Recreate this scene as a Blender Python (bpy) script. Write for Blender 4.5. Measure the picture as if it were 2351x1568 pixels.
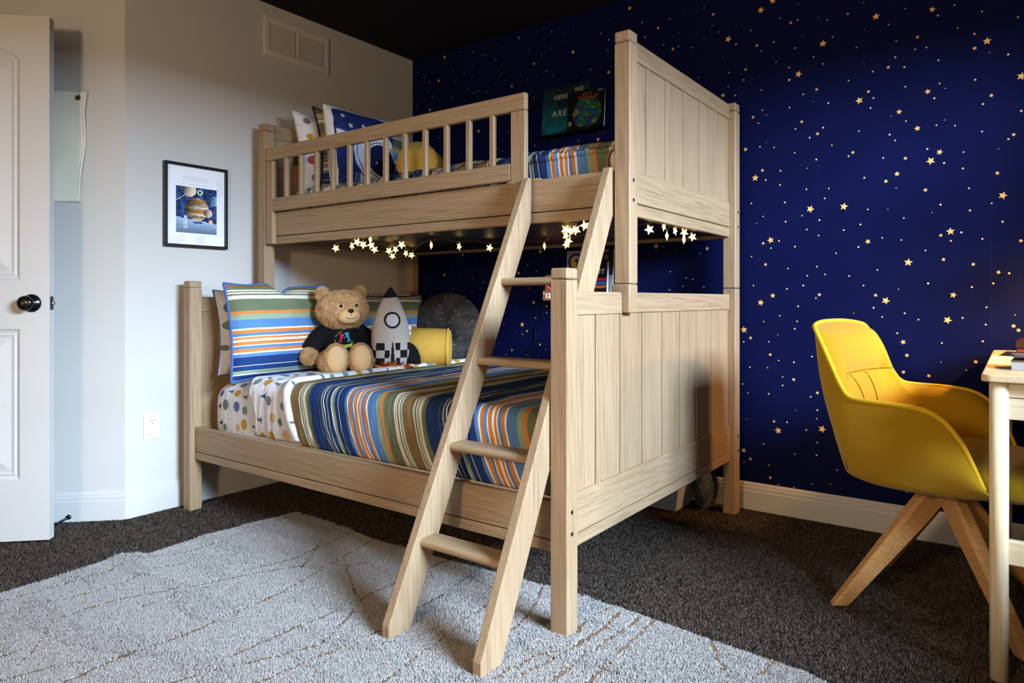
import bpy, math, random
import numpy as np
from mathutils import Vector, Matrix, noise

random.seed(7); rng = np.random.default_rng(7)
scene = bpy.context.scene
for o in list(bpy.data.objects): bpy.data.objects.remove(o)
COL = scene.collection

# ------------------------------------------------------------------ camera
CX, CY, CH, YAW, FPX, V0, UC = 3.0858, -3.1180, 0.94, 0.6364, 1575.3, 688.2, 1175.5
cam_d = bpy.data.cameras.new('camera'); cam = bpy.data.objects.new('camera', cam_d); COL.objects.link(cam)
cam.location = (CX, CY, CH); cam.rotation_euler = (math.pi/2, 0, YAW)
cam_d.sensor_width = 36; cam_d.lens = FPX/2351*36; cam_d.shift_y = (V0-784)/2351; cam_d.clip_start = .02
scene.camera = cam

# ------------------------------------------------------------------ world, daylight, exposure
wd = bpy.data.worlds.new('world'); scene.world = wd; wd.use_nodes = True
wd.node_tree.nodes['Background'].inputs[0].default_value = (.55, .7, 1, 1)
wd.node_tree.nodes['Background'].inputs[1].default_value = .25

def area(name, loc, target, sx, sy, power, color):
    d = bpy.data.lights.new(name, 'AREA'); d.shape = 'RECTANGLE'; d.size = sx; d.size_y = sy
    d.energy = power; d.color = color
    o = bpy.data.objects.new(name, d); COL.objects.link(o); o.location = loc
    o.rotation_euler = (Vector(target)-Vector(loc)).to_track_quat('-Z', 'Y').to_euler()
    return o
# daylight that falls through the window in the right-hand wall
DAY = area('window_right_offscreen', (6.6, -2.15, 2.5), (2.6, -1.5, 1.2), 2.0, 1.2, 1220, (.60, .79, 1.0))
scene.view_settings.view_transform = 'Standard'; scene.view_settings.look = 'None'
scene.view_settings.exposure = 0.0; scene.view_settings.gamma = 1

# ------------------------------------------------------------------ pixel helpers (photo pixel -> point on a known plane)
_c, _s = math.cos(YAW), math.sin(YAW)
def ray(u, v):
    a, b = (u-UC)/FPX, (V0-v)/FPX
    return Vector((a*_c-_s, a*_s+_c, b))
def onx(u, v, x): d = ray(u, v); t = (x-CX)/d.x; return Vector((x, CY+t*d.y, CH+t*d.z))
def ony(u, v, y): d = ray(u, v); t = (y-CY)/d.y; return Vector((CX+t*d.x, y, CH+t*d.z))
def onz(u, v, z): d = ray(u, v); t = (z-CH)/d.z; return Vector((CX+t*d.x, CY+t*d.y, z))

# ------------------------------------------------------------------ materials
def lin(c):
    return tuple(((x/255)/12.92 if x/255 <= .04045 else ((x/255+.055)/1.055)**2.4) for x in c)
def rgba(c): return (*lin(c), 1)
MATS = {}
class NT:
    def __init__(s, name):
        s.m = bpy.data.materials.new(name); s.m.use_nodes = True; s.t = s.m.node_tree
        s.b = s.t.nodes['Principled BSDF']; s.out = s.t.nodes['Material Output']
    def n(s, typ, **kw):
        nd = s.t.nodes.new(typ)
        for k, v in kw.items():
            if k.startswith('i_'): nd.inputs[k[2:].replace('_', ' ')].default_value = v
            else: setattr(nd, k, v)
        return nd
    def l(s, a, b): s.t.links.new(a, b)
    def math(s, op, a, b=None, c=None):
        nd = s.t.nodes.new('ShaderNodeMath'); nd.operation = op
        for i, x in enumerate((a, b, c)):
            if x is None: continue
            if isinstance(x, (int, float)): nd.inputs[i].default_value = x
            else: s.l(x, nd.inputs[i])
        return nd.outputs[0]
    def mix(s, f, a, b, mode='MIX'):
        nd = s.t.nodes.new('ShaderNodeMix'); nd.data_type = 'RGBA'; nd.blend_type = mode
        for sock, x in ((nd.inputs[0], f), (nd.inputs[6], a), (nd.inputs[7], b)):
            if isinstance(x, (int, float)): sock.default_value = x
            elif isinstance(x, tuple): sock.default_value = x
            else: s.l(x, sock)
        return nd.outputs[2]
    def ramp(s, fac, stops, interp='LINEAR'):
        nd = s.t.nodes.new('ShaderNodeValToRGB'); r = nd.color_ramp; r.interpolation = interp
        while len(r.elements) > 1: r.elements.remove(r.elements[-1])
        r.elements[0].position = stops[0][0]; r.elements[0].color = stops[0][1]
        for p, c in stops[1:]:
            e = r.elements.new(p); e.color = c
        s.l(fac, nd.inputs[0]); return nd.outputs[0]
    def bump(s, h, strength=.3, dist=.002):
        nd = s.n('ShaderNodeBump'); nd.inputs['Strength'].default_value = strength; nd.inputs['Distance'].default_value = dist
        s.l(h, nd.inputs['Height']); s.l(nd.outputs[0], s.b.inputs['Normal'])
    def coord(s, kind='Object', scale=(1, 1, 1), rot=(0, 0, 0)):
        tc = s.n('ShaderNodeTexCoord'); mp = s.n('ShaderNodeMapping')
        mp.inputs['Scale'].default_value = scale; mp.inputs['Rotation'].default_value = rot
        s.l(tc.outputs[kind], mp.inputs[0]); return mp.outputs[0]
    def noise(s, vec, scale=5, detail=4, rough=.55):
        nd = s.n('ShaderNodeTexNoise'); nd.inputs['Scale'].default_value = scale
        nd.inputs['Detail'].default_value = detail; nd.inputs['Roughness'].default_value = rough
        s.l(vec, nd.inputs['Vector']); return nd.outputs['Fac']
    def color(s, x):
        if isinstance(x, tuple): s.b.inputs['Base Color'].default_value = x
        else: s.l(x, s.b.inputs['Base Color'])
    def done(s, rough=.6, spec=.3, metal=0.):
        s.b.inputs['Roughness'].default_value = rough; s.b.inputs['Specular IOR Level'].default_value = spec
        s.b.inputs['Metallic'].default_value = metal
        return s.m

def plain(name, c, rough=.6, spec=.3, metal=0., var=.06, scale=40, bump=0.):
    if name in MATS: return MATS[name]
    t = NT(name); f = t.noise(t.coord(), scale, 3)
    col = lin(c)
    a = tuple(min(1, x*(1-var)) for x in col)+(1,); b = tuple(min(1, x*(1+var)) for x in col)+(1,)
    t.color(t.mix(f, a, b))
    if bump: t.bump(f, bump, .002)
    MATS[name] = t.done(rough, spec, metal); return MATS[name]

def emis(name, c, strength):
    if name in MATS: return MATS[name]
    t = NT(name); t.color(rgba(c)); t.b.inputs['Emission Color'].default_value = rgba(c)
    t.b.inputs['Emission Strength'].default_value = strength
    MATS[name] = t.done(.5); return MATS[name]

def wood(axis, name='oak', c0=(126, 101, 75), c1=(162, 137, 108), rough=.5, rot=(0, 0, 0)):
    key = f'{name}_{axis}_{rot}'
    if key in MATS: return MATS[key]
    t = NT(name+'_'+axis)
    def sc(a, b): return tuple(b if k == axis else a for k in 'xyz')
    oi = t.n('ShaderNodeObjectInfo')
    def vec(a, b):
        v = t.coord('Object', sc(a, b), rot)
        ad = t.n('ShaderNodeVectorMath', operation='ADD'); t.l(v, ad.inputs[0])
        cb = t.n('ShaderNodeCombineXYZ'); m = t.math('MULTIPLY', oi.outputs['Random'], 37.)
        for i in range(3): t.l(m, cb.inputs[i])
        t.l(cb.outputs[0], ad.inputs[1]); return ad.outputs[0]
    broad = t.noise(vec(14, .9), 1, 3, .5); streak = t.noise(vec(230, 4.5), 1, 5, .65); fine = t.noise(vec(800, 12), 1, 3, .7)
    wv = t.n('ShaderNodeTexWave', wave_type='BANDS', bands_direction='DIAGONAL')
    wv.inputs['Scale'].default_value = 1.2; wv.inputs['Distortion'].default_value = 9; wv.inputs['Detail'].default_value = 3
    wv.inputs['Detail Scale'].default_value = .6
    t.l(vec(20, 1.6), wv.inputs['Vector'])
    s = t.math('ADD', t.math('MULTIPLY', streak, .75), t.math('ADD', t.math('MULTIPLY', broad, .22), t.math('MULTIPLY', wv.outputs['Fac'], .05)))
    col = t.ramp(s, [(.30, rgba(c0)), (.55, rgba(c1)), (.8, rgba(tuple(min(255, x+10) for x in c1)))])
    pore = t.ramp(fine, [(.36, (.66, .62, .56, 1)), (.46, (1, 1, 1, 1))])
    t.color(t.mix(.38, col, pore, 'MULTIPLY'))
    t.bump(fine, .22, .0008)
    MATS[key] = t.done(rough, .3); return MATS[key]

def painted(name='painted', rough=.75, weave=0., spec=.2, wrinkle=0.):
    if name in MATS: return MATS[name]
    t = NT(name); a = t.n('ShaderNodeAttribute', attribute_name='col')
    if weave:
        f = t.noise(t.coord('Object'), weave, 2)
        t.color(t.mix(.35, a.outputs['Color'], t.ramp(f, [(.3, (.6, .6, .6, 1)), (.7, (1.25, 1.25, 1.25, 1))]), 'MULTIPLY'))
        t.bump(f, .4, .001)
    else: t.color(a.outputs['Color'])
    MATS[name] = t.done(rough, spec); return MATS[name]

# ------------------------------------------------------------------ geometry collector
WM = {}
def tag(o, label=None, cat=None, group=None, kind=None):
    if label: o['label'] = label
    if cat: o['category'] = cat
    if group: o['group'] = group
    if kind: o['kind'] = kind
    return o
def thing(name, label, cat, loc=(0, 0, 0), rz=0, group=None):
    o = bpy.data.objects.new(name, None); COL.objects.link(o); o.empty_display_size = .1
    o.location = loc; o.rotation_euler = (0, 0, rz)
    WM[o] = Matrix.Translation(loc) @ Matrix.Rotation(rz, 4, 'Z')
    return tag(o, label, cat, group)

class G:
    def __init__(s): s.v = []; s.f = []; s.uv = None; s.col = None
    def add(s, vs, fs):
        k = len(s.v); s.v.extend([tuple(p) for p in vs]); s.f.extend([tuple(i+k for i in f) for f in fs]); return s
    def box(s, x0, x1, y0, y1, z0, z1, b=.0025):
        b = min(b, (x1-x0)/2.01, (y1-y0)/2.01, (z1-z0)/2.01)
        if b <= 0:
            vs = [(x, y, z) for x in (x0, x1) for y in (y0, y1) for z in (z0, z1)]
            return s.add(vs, [(0, 1, 3, 2), (4, 6, 7, 5), (0, 4, 5, 1), (2, 3, 7, 6), (0, 2, 6, 4), (1, 5, 7, 3)])
        vs = []; ix = {}
        for i in (0, 1):
            for j in (0, 1):
                for k in (0, 1):
                    X, Y, Z = (x0, x1)[i], (y0, y1)[j], (z0, z1)[k]
                    dx, dy, dz = (b, -b)[i], (b, -b)[j], (b, -b)[k]
                    for a, p in enumerate(((X, Y+dy, Z+dz), (X+dx, Y, Z+dz), (X+dx, Y+dy, Z))):
                        ix[i, j, k, a] = len(vs); vs.append(p)
        F = []
        for i in (0, 1): F.append([ix[i, 0, 0, 0], ix[i, 1, 0, 0], ix[i, 1, 1, 0], ix[i, 0, 1, 0]][::(-1 if i == 0 else 1)])
        for j in (0, 1): F.append([ix[0, j, 0, 1], ix[1, j, 0, 1], ix[1, j, 1, 1], ix[0, j, 1, 1]][::(1 if j == 0 else -1)])
        for k in (0, 1): F.append([ix[0, 0, k, 2], ix[1, 0, k, 2], ix[1, 1, k, 2], ix[0, 1, k, 2]][::(-1 if k == 0 else 1)])
        for i in (0, 1):
            for j in (0, 1): F.append([ix[i, j, 0, 0], ix[i, j, 1, 0], ix[i, j, 1, 1], ix[i, j, 0, 1]][::(1 if i != j else -1)])
            for k in (0, 1): F.append([ix[i, 0, k, 0], ix[i, 0, k, 2], ix[i, 1, k, 2], ix[i, 1, k, 0]][::(1 if i != k else -1)])
        for j in (0, 1):
            for k in (0, 1): F.append([ix[0, j, k, 1], ix[1, j, k, 1], ix[1, j, k, 2], ix[0, j, k, 2]][::(-1 if j != k else 1)])
        for i in (0, 1):
            for j in (0, 1):
                for k in (0, 1): F.append([ix[i, j, k, 0], ix[i, j, k, 1], ix[i, j, k, 2]][::(1 if (i+j+k) % 2 else -1)])
        return s.add(vs, F)
    def tube(s, path, r, n=8, cap=True):
        path = [Vector(p) for p in path]; rs = r if isinstance(r, (list, tuple)) else [r]*len(path)
        vs, F = [], []; up = None
        for i, p in enumerate(path):
            t = (path[min(i+1, len(path)-1)]-path[max(i-1, 0)]).normalized()
            if up is None: up = Vector((0, 0, 1)) if abs(t.z) < .9 else Vector((1, 0, 0))
            a = t.cross(up).normalized(); bb = a.cross(t).normalized(); up = bb
            for k in range(n):
                th = 2*math.pi*k/n; vs.append(p+(a*math.cos(th)+bb*math.sin(th))*rs[i])
        for i in range(len(path)-1):
            for k in range(n):
                F.append((i*n+k, i*n+(k+1) % n, (i+1)*n+(k+1) % n, (i+1)*n+k))
        if cap: F.append(tuple(range(n))[::-1]); F.append(tuple((len(path)-1)*n+k for k in range(n)))
        return s.add(vs, F)
    def cyl(s, p0, p1, r0, r1=None, n=24): return s.tube([p0, p1], [r0, r0 if r1 is None else r1], n)
    def lathe(s, prof, n=32, M=None):
        M = M or Matrix.Identity(4); vs, F = [], []
        for (r, z) in prof:
            for k in range(n):
                th = 2*math.pi*k/n; vs.append(M @ Vector((r*math.cos(th), r*math.sin(th), z)))
        for i in range(len(prof)-1):
            for k in range(n): F.append((i*n+k, i*n+(k+1) % n, (i+1)*n+(k+1) % n, (i+1)*n+k))
        F.append(tuple(range(n))[::-1]); F.append(tuple((len(prof)-1)*n+k for k in range(n)))
        return s.add(vs, F)
    def ell(s, c, r, n=24, m=16, M=None, jit=0, js=30):
        M = M or Matrix.Identity(4); c = Vector(c); vs, F = [], []
        for i in range(1, m):
            ph = math.pi*i/m
            for k in range(n):
                th = 2*math.pi*k/n
                d = Vector((math.sin(ph)*math.cos(th), math.sin(ph)*math.sin(th), math.cos(ph)))
                q = 1+(jit*noise.noise(d*js*.1+c*50) if jit else 0)
                vs.append(M @ (c+Vector((d.x*r[0], d.y*r[1], d.z*r[2]))*q))
        top = len(vs); vs.append(M @ (c+Vector((0, 0, r[2])))); vs.append(M @ (c-Vector((0, 0, r[2]))))
        for i in range(m-2):
            for k in range(n): F.append((i*n+k, (i+1)*n+k, (i+1)*n+(k+1) % n, i*n+(k+1) % n))
        for k in range(n): F.append((top, k, (k+1) % n)); F.append((top+1, (m-2)*n+(k+1) % n, (m-2)*n+k))
        return s.add(vs, F)
    def prism(s, poly, M, t):
        """poly in local XY, extruded from z=0 to z=t, placed with M"""
        n = len(poly); vs = [M @ Vector((p[0], p[1], 0)) for p in poly]+[M @ Vector((p[0], p[1], t)) for p in poly]
        F = [tuple(range(n))[::-1], tuple(range(n, 2*n))]+[(k, (k+1) % n, n+(k+1) % n, n+k) for k in range(n)]
        return s.add(vs, F)
    def grid(s, nu, nv, fn, closeu=False):
        """fn(i/(nu-1), j/(nv-1)) -> (pos, uv, col?)"""
        k0 = len(s.v)
        if s.uv is None: s.uv = [(0, 0)]*k0
        for j in range(nv):
            for i in range(nu):
                r = fn(i/(nu-1) if not closeu else i/nu, j/(nv-1)); s.v.append(tuple(r[0])); s.uv.append(r[1])
                if len(r) > 2:
                    if s.col is None: s.col = [(1, 1, 1)]*k0
                    s.col.append(r[2])
        for j in range(nv-1):
            for i in range(nu-(0 if closeu else 1)):
                i2 = (i+1) % nu
                s.f.append((k0+j*nu+i, k0+j*nu+i2, k0+(j+1)*nu+i2, k0+(j+1)*nu+i))
        return s
    def obj(s, name, mat, parent=None, smooth=False, local=False, base=None, kind=None):
        vs = [Vector(p) for p in s.v]
        o_m = Matrix.Identity(4)
        if parent is not None:
            if not local:
                inv = WM[parent].inverted(); vs = [inv @ p for p in vs]
            wm = WM[parent]
        else:
            if base is None:
                a = np.array([tuple(p) for p in vs]); base = ((a[:, 0].min()+a[:, 0].max())/2, (a[:, 1].min()+a[:, 1].max())/2, a[:, 2].min())
            o_m = Matrix.Translation(base); vs = [p-Vector(base) for p in vs]; wm = o_m
        me = bpy.data.meshes.new(name); me.from_pydata([tuple(p) for p in vs], [], s.f); me.update()
        if smooth: me.polygons.foreach_set('use_smooth', [True]*len(me.polygons))
        if s.uv is not None:
            uv = s.uv+[(0, 0)]*(len(vs)-len(s.uv)); ul = me.uv_layers.new(name='uv')
            idx = np.empty(len(me.loops), dtype=np.int32); me.loops.foreach_get('vertex_index', idx)
            ul.data.foreach_set('uv', np.array(uv, dtype=np.float32)[idx].ravel())
        if s.col is not None:
            at = me.color_attributes.new('col', 'FLOAT_COLOR', 'POINT')
            c = np.ones((len(vs), 4), dtype=np.float32); c[:len(s.col), :3] = np.array(s.col, dtype=np.float32)
            at.data.foreach_set('color', c.ravel())
        me.materials.append(mat)
        o = bpy.data.objects.new(name, me); COL.objects.link(o)
        if parent is not None: o.parent = parent
        else: o.location = base
        WM[o] = wm
        if kind: o['kind'] = kind
        return o
def mesh_copy(o, name, parent, loc=(0, 0, 0)):
    c = o.copy(); COL.objects.link(c); c.name = name; c.parent = parent; c.location = loc
    WM[c] = WM[parent] @ Matrix.Translation(loc); return c
def spline(pts, n):
    """Catmull-Rom through pts (Vectors), n samples"""
    pts = [Vector(p) for p in pts]; out = []; m = len(pts)-1
    for i in range(n):
        t = i/(n-1)*m; k = min(int(t), m-1); f = t-k
        p0, p1, p2, p3 = pts[max(k-1, 0)], pts[k], pts[k+1], pts[min(k+2, m)]
        out.append(.5*((2*p1)+(p2-p0)*f+(2*p0-5*p1+4*p2-p3)*f*f+(3*p1-p0-3*p2+p3)*f**3))
    return out
def text_mesh(name, body, size, mat, parent, M, extrude=.0004, shear=0., spacing=1.0, align='LEFT'):
    """flat lettering as a mesh; M places the text plane (in the parent's local space)"""
    cu = bpy.data.curves.new(name, 'FONT'); cu.body = body; cu.size = size; cu.extrude = extrude
    cu.shear = shear; cu.space_character = spacing; cu.align_x = align; cu.resolution_u = 3
    tmp = bpy.data.objects.new(name+'_tmp', cu); COL.objects.link(tmp)
    bpy.context.view_layer.update()
    me = bpy.data.meshes.new_from_object(tmp.evaluated_get(bpy.context.evaluated_depsgraph_get()))
    bpy.data.objects.remove(tmp); me.transform(M); me.materials.clear(); me.materials.append(mat); me.name = name
    o = bpy.data.objects.new(name, me); COL.objects.link(o); o.parent = parent; WM[o] = WM[parent]; return o
# ================================================================== THE SETTING
ZC = 2.452; XR = 3.75; YF = -4.8
WHITE = plain('wall_paint', (194, 191, 187), .85, .2, var=.02, scale=300, bump=.08)
TRIM = plain('trim_paint', (196, 194, 192), .45, .4, var=.01)
def struct(o): o['kind'] = 'structure'; return o

g = G().box(-1.6, XR+.1, YF-.1, .1, -.12, -.004, 0)
t = NT('carpet_base'); f = t.noise(t.coord(), 260, 3, .7)
t.color(t.ramp(f, [(.35, rgba((38, 31, 28))), (.65, rgba((78, 67, 60)))])); t.bump(f, .8, .004)
struct(g.obj('floor', t.done(.95, .1), base=(0, 0, 0)))
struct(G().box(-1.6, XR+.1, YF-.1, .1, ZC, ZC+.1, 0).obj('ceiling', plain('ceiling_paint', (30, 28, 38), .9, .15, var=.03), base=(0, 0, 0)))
struct(G().box(-.12, 0, -1.737, 0, 0, ZC, 0).obj('wall_left', WHITE, base=(0, 0, 0)))
# angled wall behind the open door, then the doorway wall and the rest of the room
def slab(p, q, th, z0, z1):
    """wall slab whose room face runs p->q, body on the left-hand side away from the room"""
    p, q = Vector((*p, 0)), Vector((*q, 0)); d = (q-p).normalized(); n = Vector((d.y, -d.x, 0))
    gg = G(); vs = [p, q, q+n*th, p+n*th]
    gg.add([(v.x, v.y, z) for z in (z0, z1) for v in vs], [(3, 2, 1, 0), (4, 5, 6, 7), (0, 1, 5, 4), (1, 2, 6, 5), (2, 3, 7, 6), (3, 0, 4, 7)])
    return gg
R2 = math.sqrt(.5); AP = Vector((0, -1.737)); AQ = AP+Vector((-R2, -R2))*1.03
struct(slab(AQ, AP, -.12, 0, ZC).obj('wall_angled', WHITE, base=(0, 0, 0)))
E1 = AQ+Vector((R2, -R2))*.25; E2 = AQ+Vector((R2, -R2))*1.03
g = slab(AQ, E1, .12, 0, ZC); h = slab(E1, E2, .12, 2.06, ZC); g.add(h.v, h.f)
struct(g.obj('wall_doorway', WHITE, base=(0, 0, 0)))
struct(G().box(-.12, 0, YF, E2.y, 0, ZC, 0).obj('wall_entry', WHITE, base=(0, 0, 0)))
struct(G().box(-1.6, -1.5, YF, 0, 0, ZC, 0).box(-1.6, -.12, 0, .1, 0, ZC, 0).box(-1.6, -.12, YF-.1, YF, 0, ZC, 0).obj('wall_hall', WHITE, base=(0, 0, 0)))
struct(G().box(-.12, XR, YF-.1, YF, 0, ZC, 0).obj('wall_front', WHITE, base=(0, 0, 0)))
# right wall with its window
WIN = [(-2.62, -1.22, .66, 2.0), (-1.16, -.50, 1.02, 2.0)]      # a tall window and a small one over the desk
g = G().box(XR, XR+.1, YF, WIN[0][0], 0, ZC, 0).box(XR, XR+.1, WIN[0][1], WIN[1][0], 0, ZC, 0).box(XR, XR+.1, WIN[1][1], .1, 0, ZC, 0)
for y0, y1, z0, z1 in WIN: g.box(XR, XR+.1, y0, y1, 0, z0, 0).box(XR, XR+.1, y0, y1, z1, ZC, 0)
struct(g.obj('wall_right', WHITE, base=(0, 0, 0)))
for k, (y0, y1, z0, z1) in enumerate(WIN):
    wf = G()
    for p, q, r_, s_ in ((y0, y0+.04, z0, z1), (y1-.04, y1, z0, z1), (y0, y1, z0, z0+.04), (y0, y1, z1-.04, z1)): wf.box(XR+.02, XR+.07, p, q, r_, s_)
    wo = struct(wf.obj('window_%d' % (k+1), TRIM, base=(XR, (y0+y1)/2, z0)))
    G().box(XR+.03, XR+.06, y0+.04, y1-.04, (z0+z1)/2-.015, (z0+z1)/2+.015).obj('sash_bar', TRIM, wo)
    G().box(XR-.03, XR+.02, y0-.03, y1+.03, z0-.03, z0, .004).obj('window_sill', TRIM, wo)

# ---- star wallpaper wall
t = NT('wallpaper'); v = t.coord(); sx = t.n('ShaderNodeSeparateXYZ'); t.l(v, sx.inputs[0])
m = t.math('PINGPONG', t.math('SUBTRACT', sx.outputs[0], 1.794), .302)
f = t.noise(v, 2.2, 3); col = t.ramp(f, [(.3, (.0020, .0044, .040, 1)), (.7, (.0034, .0058, .052, 1))])
t.color(t.mix(t.math('LESS_THAN', m, .0009), col, (.005, .009, .066, 1))); t.bump(t.noise(v, 400, 2), .05, .0005)
wb = struct(G().box(-.12, XR+.1, 0, .1, 0, ZC, 0).obj('wall_back', t.done(.7, .06), base=(0, 0, 0)))
STARS = [  # (crop x0, crop y0, scale, size class -> points read off the photograph)
 (1500, 0, 2.2397, 'L', "553,52 385,201 872,224 1145,85 1716,211 747,381 1059,517 1892,392 1426,827 524,915 807,1075 980,1062 1797,1005 603,1235 1528,1190 1311,1349 1195,1546 552,1556 14,1265 615,2"),
 (1500, 0, 2.2397, 'M', "1264,575 1358,660 1253,894 1103,1242 1542,1517 1472,782 1411,471 277,1278 474,768 614,1520 1434,49 358,490"),
 (1500, 0, 2.2397, 'S', "707,117 308,74 24,143 1358,191 1652,248 475,357 1208,346 699,411 840,460 1106,471 1738,491 513,603 763,626 844,688 561,876 1026,784 1296,814 1196,932 1853,692 565,1251 577,1360 1478,1210 1492,1334 854,1515 1143,1518 532,234 100,252 1399,977 1769,890 1645,1359 1890,1238 1775,1400"),
 (1500, 0, 2.2397, 'd', "261,40 84,97 302,132 335,165 651,94 742,102 894,103 1000,71 1463,80 1548,26 1690,59 1875,88 501,156 921,190 619,216 425,228 554,262 728,247 1044,244 1249,211 1346,254 1404,244 1651,174 1565,143 1209,126 1244,294 824,293 874,329 697,347 631,318 1466,310 1825,280 1291,345 1128,368 1004,414 1296,446 1472,429 1655,410 389,372 465,411 385,445 556,463 771,485 900,530 1132,504 1445,505 1117,556 1695,535 560,567 700,553 540,633 1299,623 1551,646 1456,644 1691,676 1826,715 1892,570 731,663 873,656 804,708 1215,692 1243,722 918,747 1057,674 621,758 727,786 548,755 838,820 1004,803 1182,812 1409,766 1495,838 1595,782 1592,866 578,926 654,878 652,951 787,973 902,969 1085,914 1623,968 504,1046 676,1041 881,1020 1103,1077 1477,1052 1628,1082 1740,1045 564,1113 765,1109 680,1140 854,1132 1288,1121 1065,1154 1796,1140 789,1180 850,1211 979,1183 1177,1223 1275,1234 1584,1195 1692,1228 1530,1238 646,1239 605,1276 728,1268 1055,1270 940,1302 1399,1288 505,1319 692,1381 841,1371 883,1411 1007,1419 1152,1388 1830,1405 791,1418 515,1468 687,1485 771,1468 1081,1468 1413,1457 1638,1476 1748,1457 836,1531 197,244 128,239 53,230 231,398 422,491 239,1303 87,1397 168,1430 203,1435 151,1473 260,1476 83,1491 48,1268"),
 (1500, 0, 2.2397, 't', "425,127 132,167 261,195 508,405 360,297 580,733 822,522 583,590 791,865 1223,597 1497,617 1501,454 1775,765 1248,967 1206,1076 1434,1093 531,1148 1261,1487 745,24 1294,45 1081,14 153,64 848,93 766,185 14,1302 117,1295 1086,151 1728,270 1082,327"),
 (1700, 680, 1.7665, 'L', "840,97 153,545 331,539 14,136"),
 (1700, 680, 1.7665, 'M', "660,186 13,625"),
 (1700, 680, 1.7665, 'S', "41,169 121,237 216,338 954,266 1128,138 1108,121 136,508 40,660 121,736 312,392 675,240 661,308 764,323"),
 (1700, 680, 1.7665, 'd', "234,41 159,79 94,103 230,102 220,132 13,185 115,185 155,261 217,268 290,245 38,288 110,290 171,327 171,362 9,356 31,393 115,396 285,408 312,462 309,497 189,511 382,478 267,543 94,599 220,640 312,594 309,645 392,705 364,763 528,755 675,794 154,764 217,775 289,761 115,685 14,672 955,848 540,47 575,84 666,69 722,95 901,88 998,45 995,115 366,100 306,8 636,150 817,190 983,183"),
 (1700, 680, 1.7665, 't', "151,157 223,464 25,497 459,69 813,267 916,300 1114,76"),
 (560, 0, 2.529, 'M', "1596,219 1165,332 1131,468 1555,500 1684,370 1080,637 1362,761"),
 (560, 0, 2.529, 'd', "1700,185 1254,302 1329,303 1462,345 1391,320 1655,294 1498,380 1279,431 1215,404 1226,475 1493,434 1518,465 1080,480 1049,449 1010,421 1076,530 1302,515 1360,525 1338,538 1411,533 1668,537 1645,464 1683,564 1006,621 1097,560 1207,560 1535,768 1675,888 1476,865 1502,876 1244,912 1102,865 1131,802 1055,826"),
 (560, 0, 2.529, 't', "1502,273 1412,318 1049,583 1462,490 1363,461 1327,380 1502,820"),
 (1160, 0, 2.178, 'M', "622,41 339,261 517,361 464,697"),
 (1160, 0, 2.178, 'S', "68,188 142,318 32,430"),
 (1160, 0, 2.178, 'd', "685,112 698,187 158,159 232,158 480,168 517,199 182,279 230,240 119,254 207,355 242,375 427,348 513,251 129,462 495,664 366,704 148,727"),
 (1160, 0, 2.178, 't', "339,132 295,172 283,213 357,377 539,281 157,375 523,96 512,691 509,608"),
 (900, 540, 4.9, 'L', "1465,1006 1667,183"),
 (900, 540, 4.9, 'M', "590,448 1425,425 1593,757 799,222 1190,250"),
 (900, 540, 4.9, 'S', "1349,1293 810,692 1518,1078 1664,1230 1738,798"),
 (900, 540, 4.9, 'd', "386,290 750,252 851,232 764,432 1628,407 1610,212 1525,332 908,468 1028,526 687,607 900,635 1540,597 1616,928 1737,873 1467,1113 1283,1339 1512,1347 967,911"),
 (900, 540, 4.9, 't', "459,263 555,283 799,293 951,283 1133,298 674,362 433,506 1078,536 1003,606 365,619 971,785 1668,257 1848,243 1406,834 1272,868 1258,998 1401,1088 1652,1113 1209,1220 1167,1257 1645,1350 1726,1284 1370,640"),
]
SZ = dict(L=.0160, M=.0114, S=.0082, d=.0035, t=.0020)
gs, gd = G(), G()
def star5(gg, x, z, r, y=-.0006, rot=0.):
    n = 10; vs = [(x, y, z)]
    for k in range(n):
        a = math.pi/2+rot+math.pi*k/5; rr = r*(1 if k % 2 == 0 else .45); vs.append((x+rr*math.cos(a), y, z+rr*math.sin(a)))
    gg.add(vs, [(0, 1+k, 1+(k+1) % n) for k in range(n)])
def dot(gg, x, z, r, y=-.0006, n=10):
    gg.add([(x+r*math.cos(2*math.pi*k/n), y, z+r*math.sin(2*math.pi*k/n)) for k in range(n)], [tuple(range(n))])
placed = []
for x0, y0, sc, kl, pts in STARS:
    for p in pts.split():
        a, b = p.split(','); w = ony(x0+float(a)/sc, y0+float(b)/sc, -.0006)
        placed.append((w.x, w.z))
        if kl in 'LMS': star5(gs, w.x, w.z, SZ[kl]*random.uniform(.94, 1.06), rot=random.uniform(-.5, .5))
        else: dot(gd, w.x, w.z, SZ[kl]*random.uniform(.85, 1.15))
for k in range(900):      # the pattern goes on where furniture hides it and beyond the frame
    x, z = random.uniform(.02, XR-.02), random.uniform(.14, ZC-.02)
    hid = x > 3.26 or x < .3 or z < .95 and x < 2.05
    if hid and all((x-a)**2+(z-b)**2 > .075**2 for a, b in placed):
        placed.append((x, z)); r = random.random()
        if r < .12: star5(gs, x, z, SZ['LMS'[random.randrange(3)]], rot=random.uniform(-.5, .5))
        else: dot(gd, x, z, SZ['d' if r < .7 else 't'])
GOLD = plain('gold_print', (232, 190, 112), .5, .4, var=.08)
gs.obj('star_print', GOLD, wb, kind='stuff')
gd.obj('dot_print', plain('pale_gold_print', (216, 192, 146), .5, .3), wb, kind='stuff')

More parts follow.
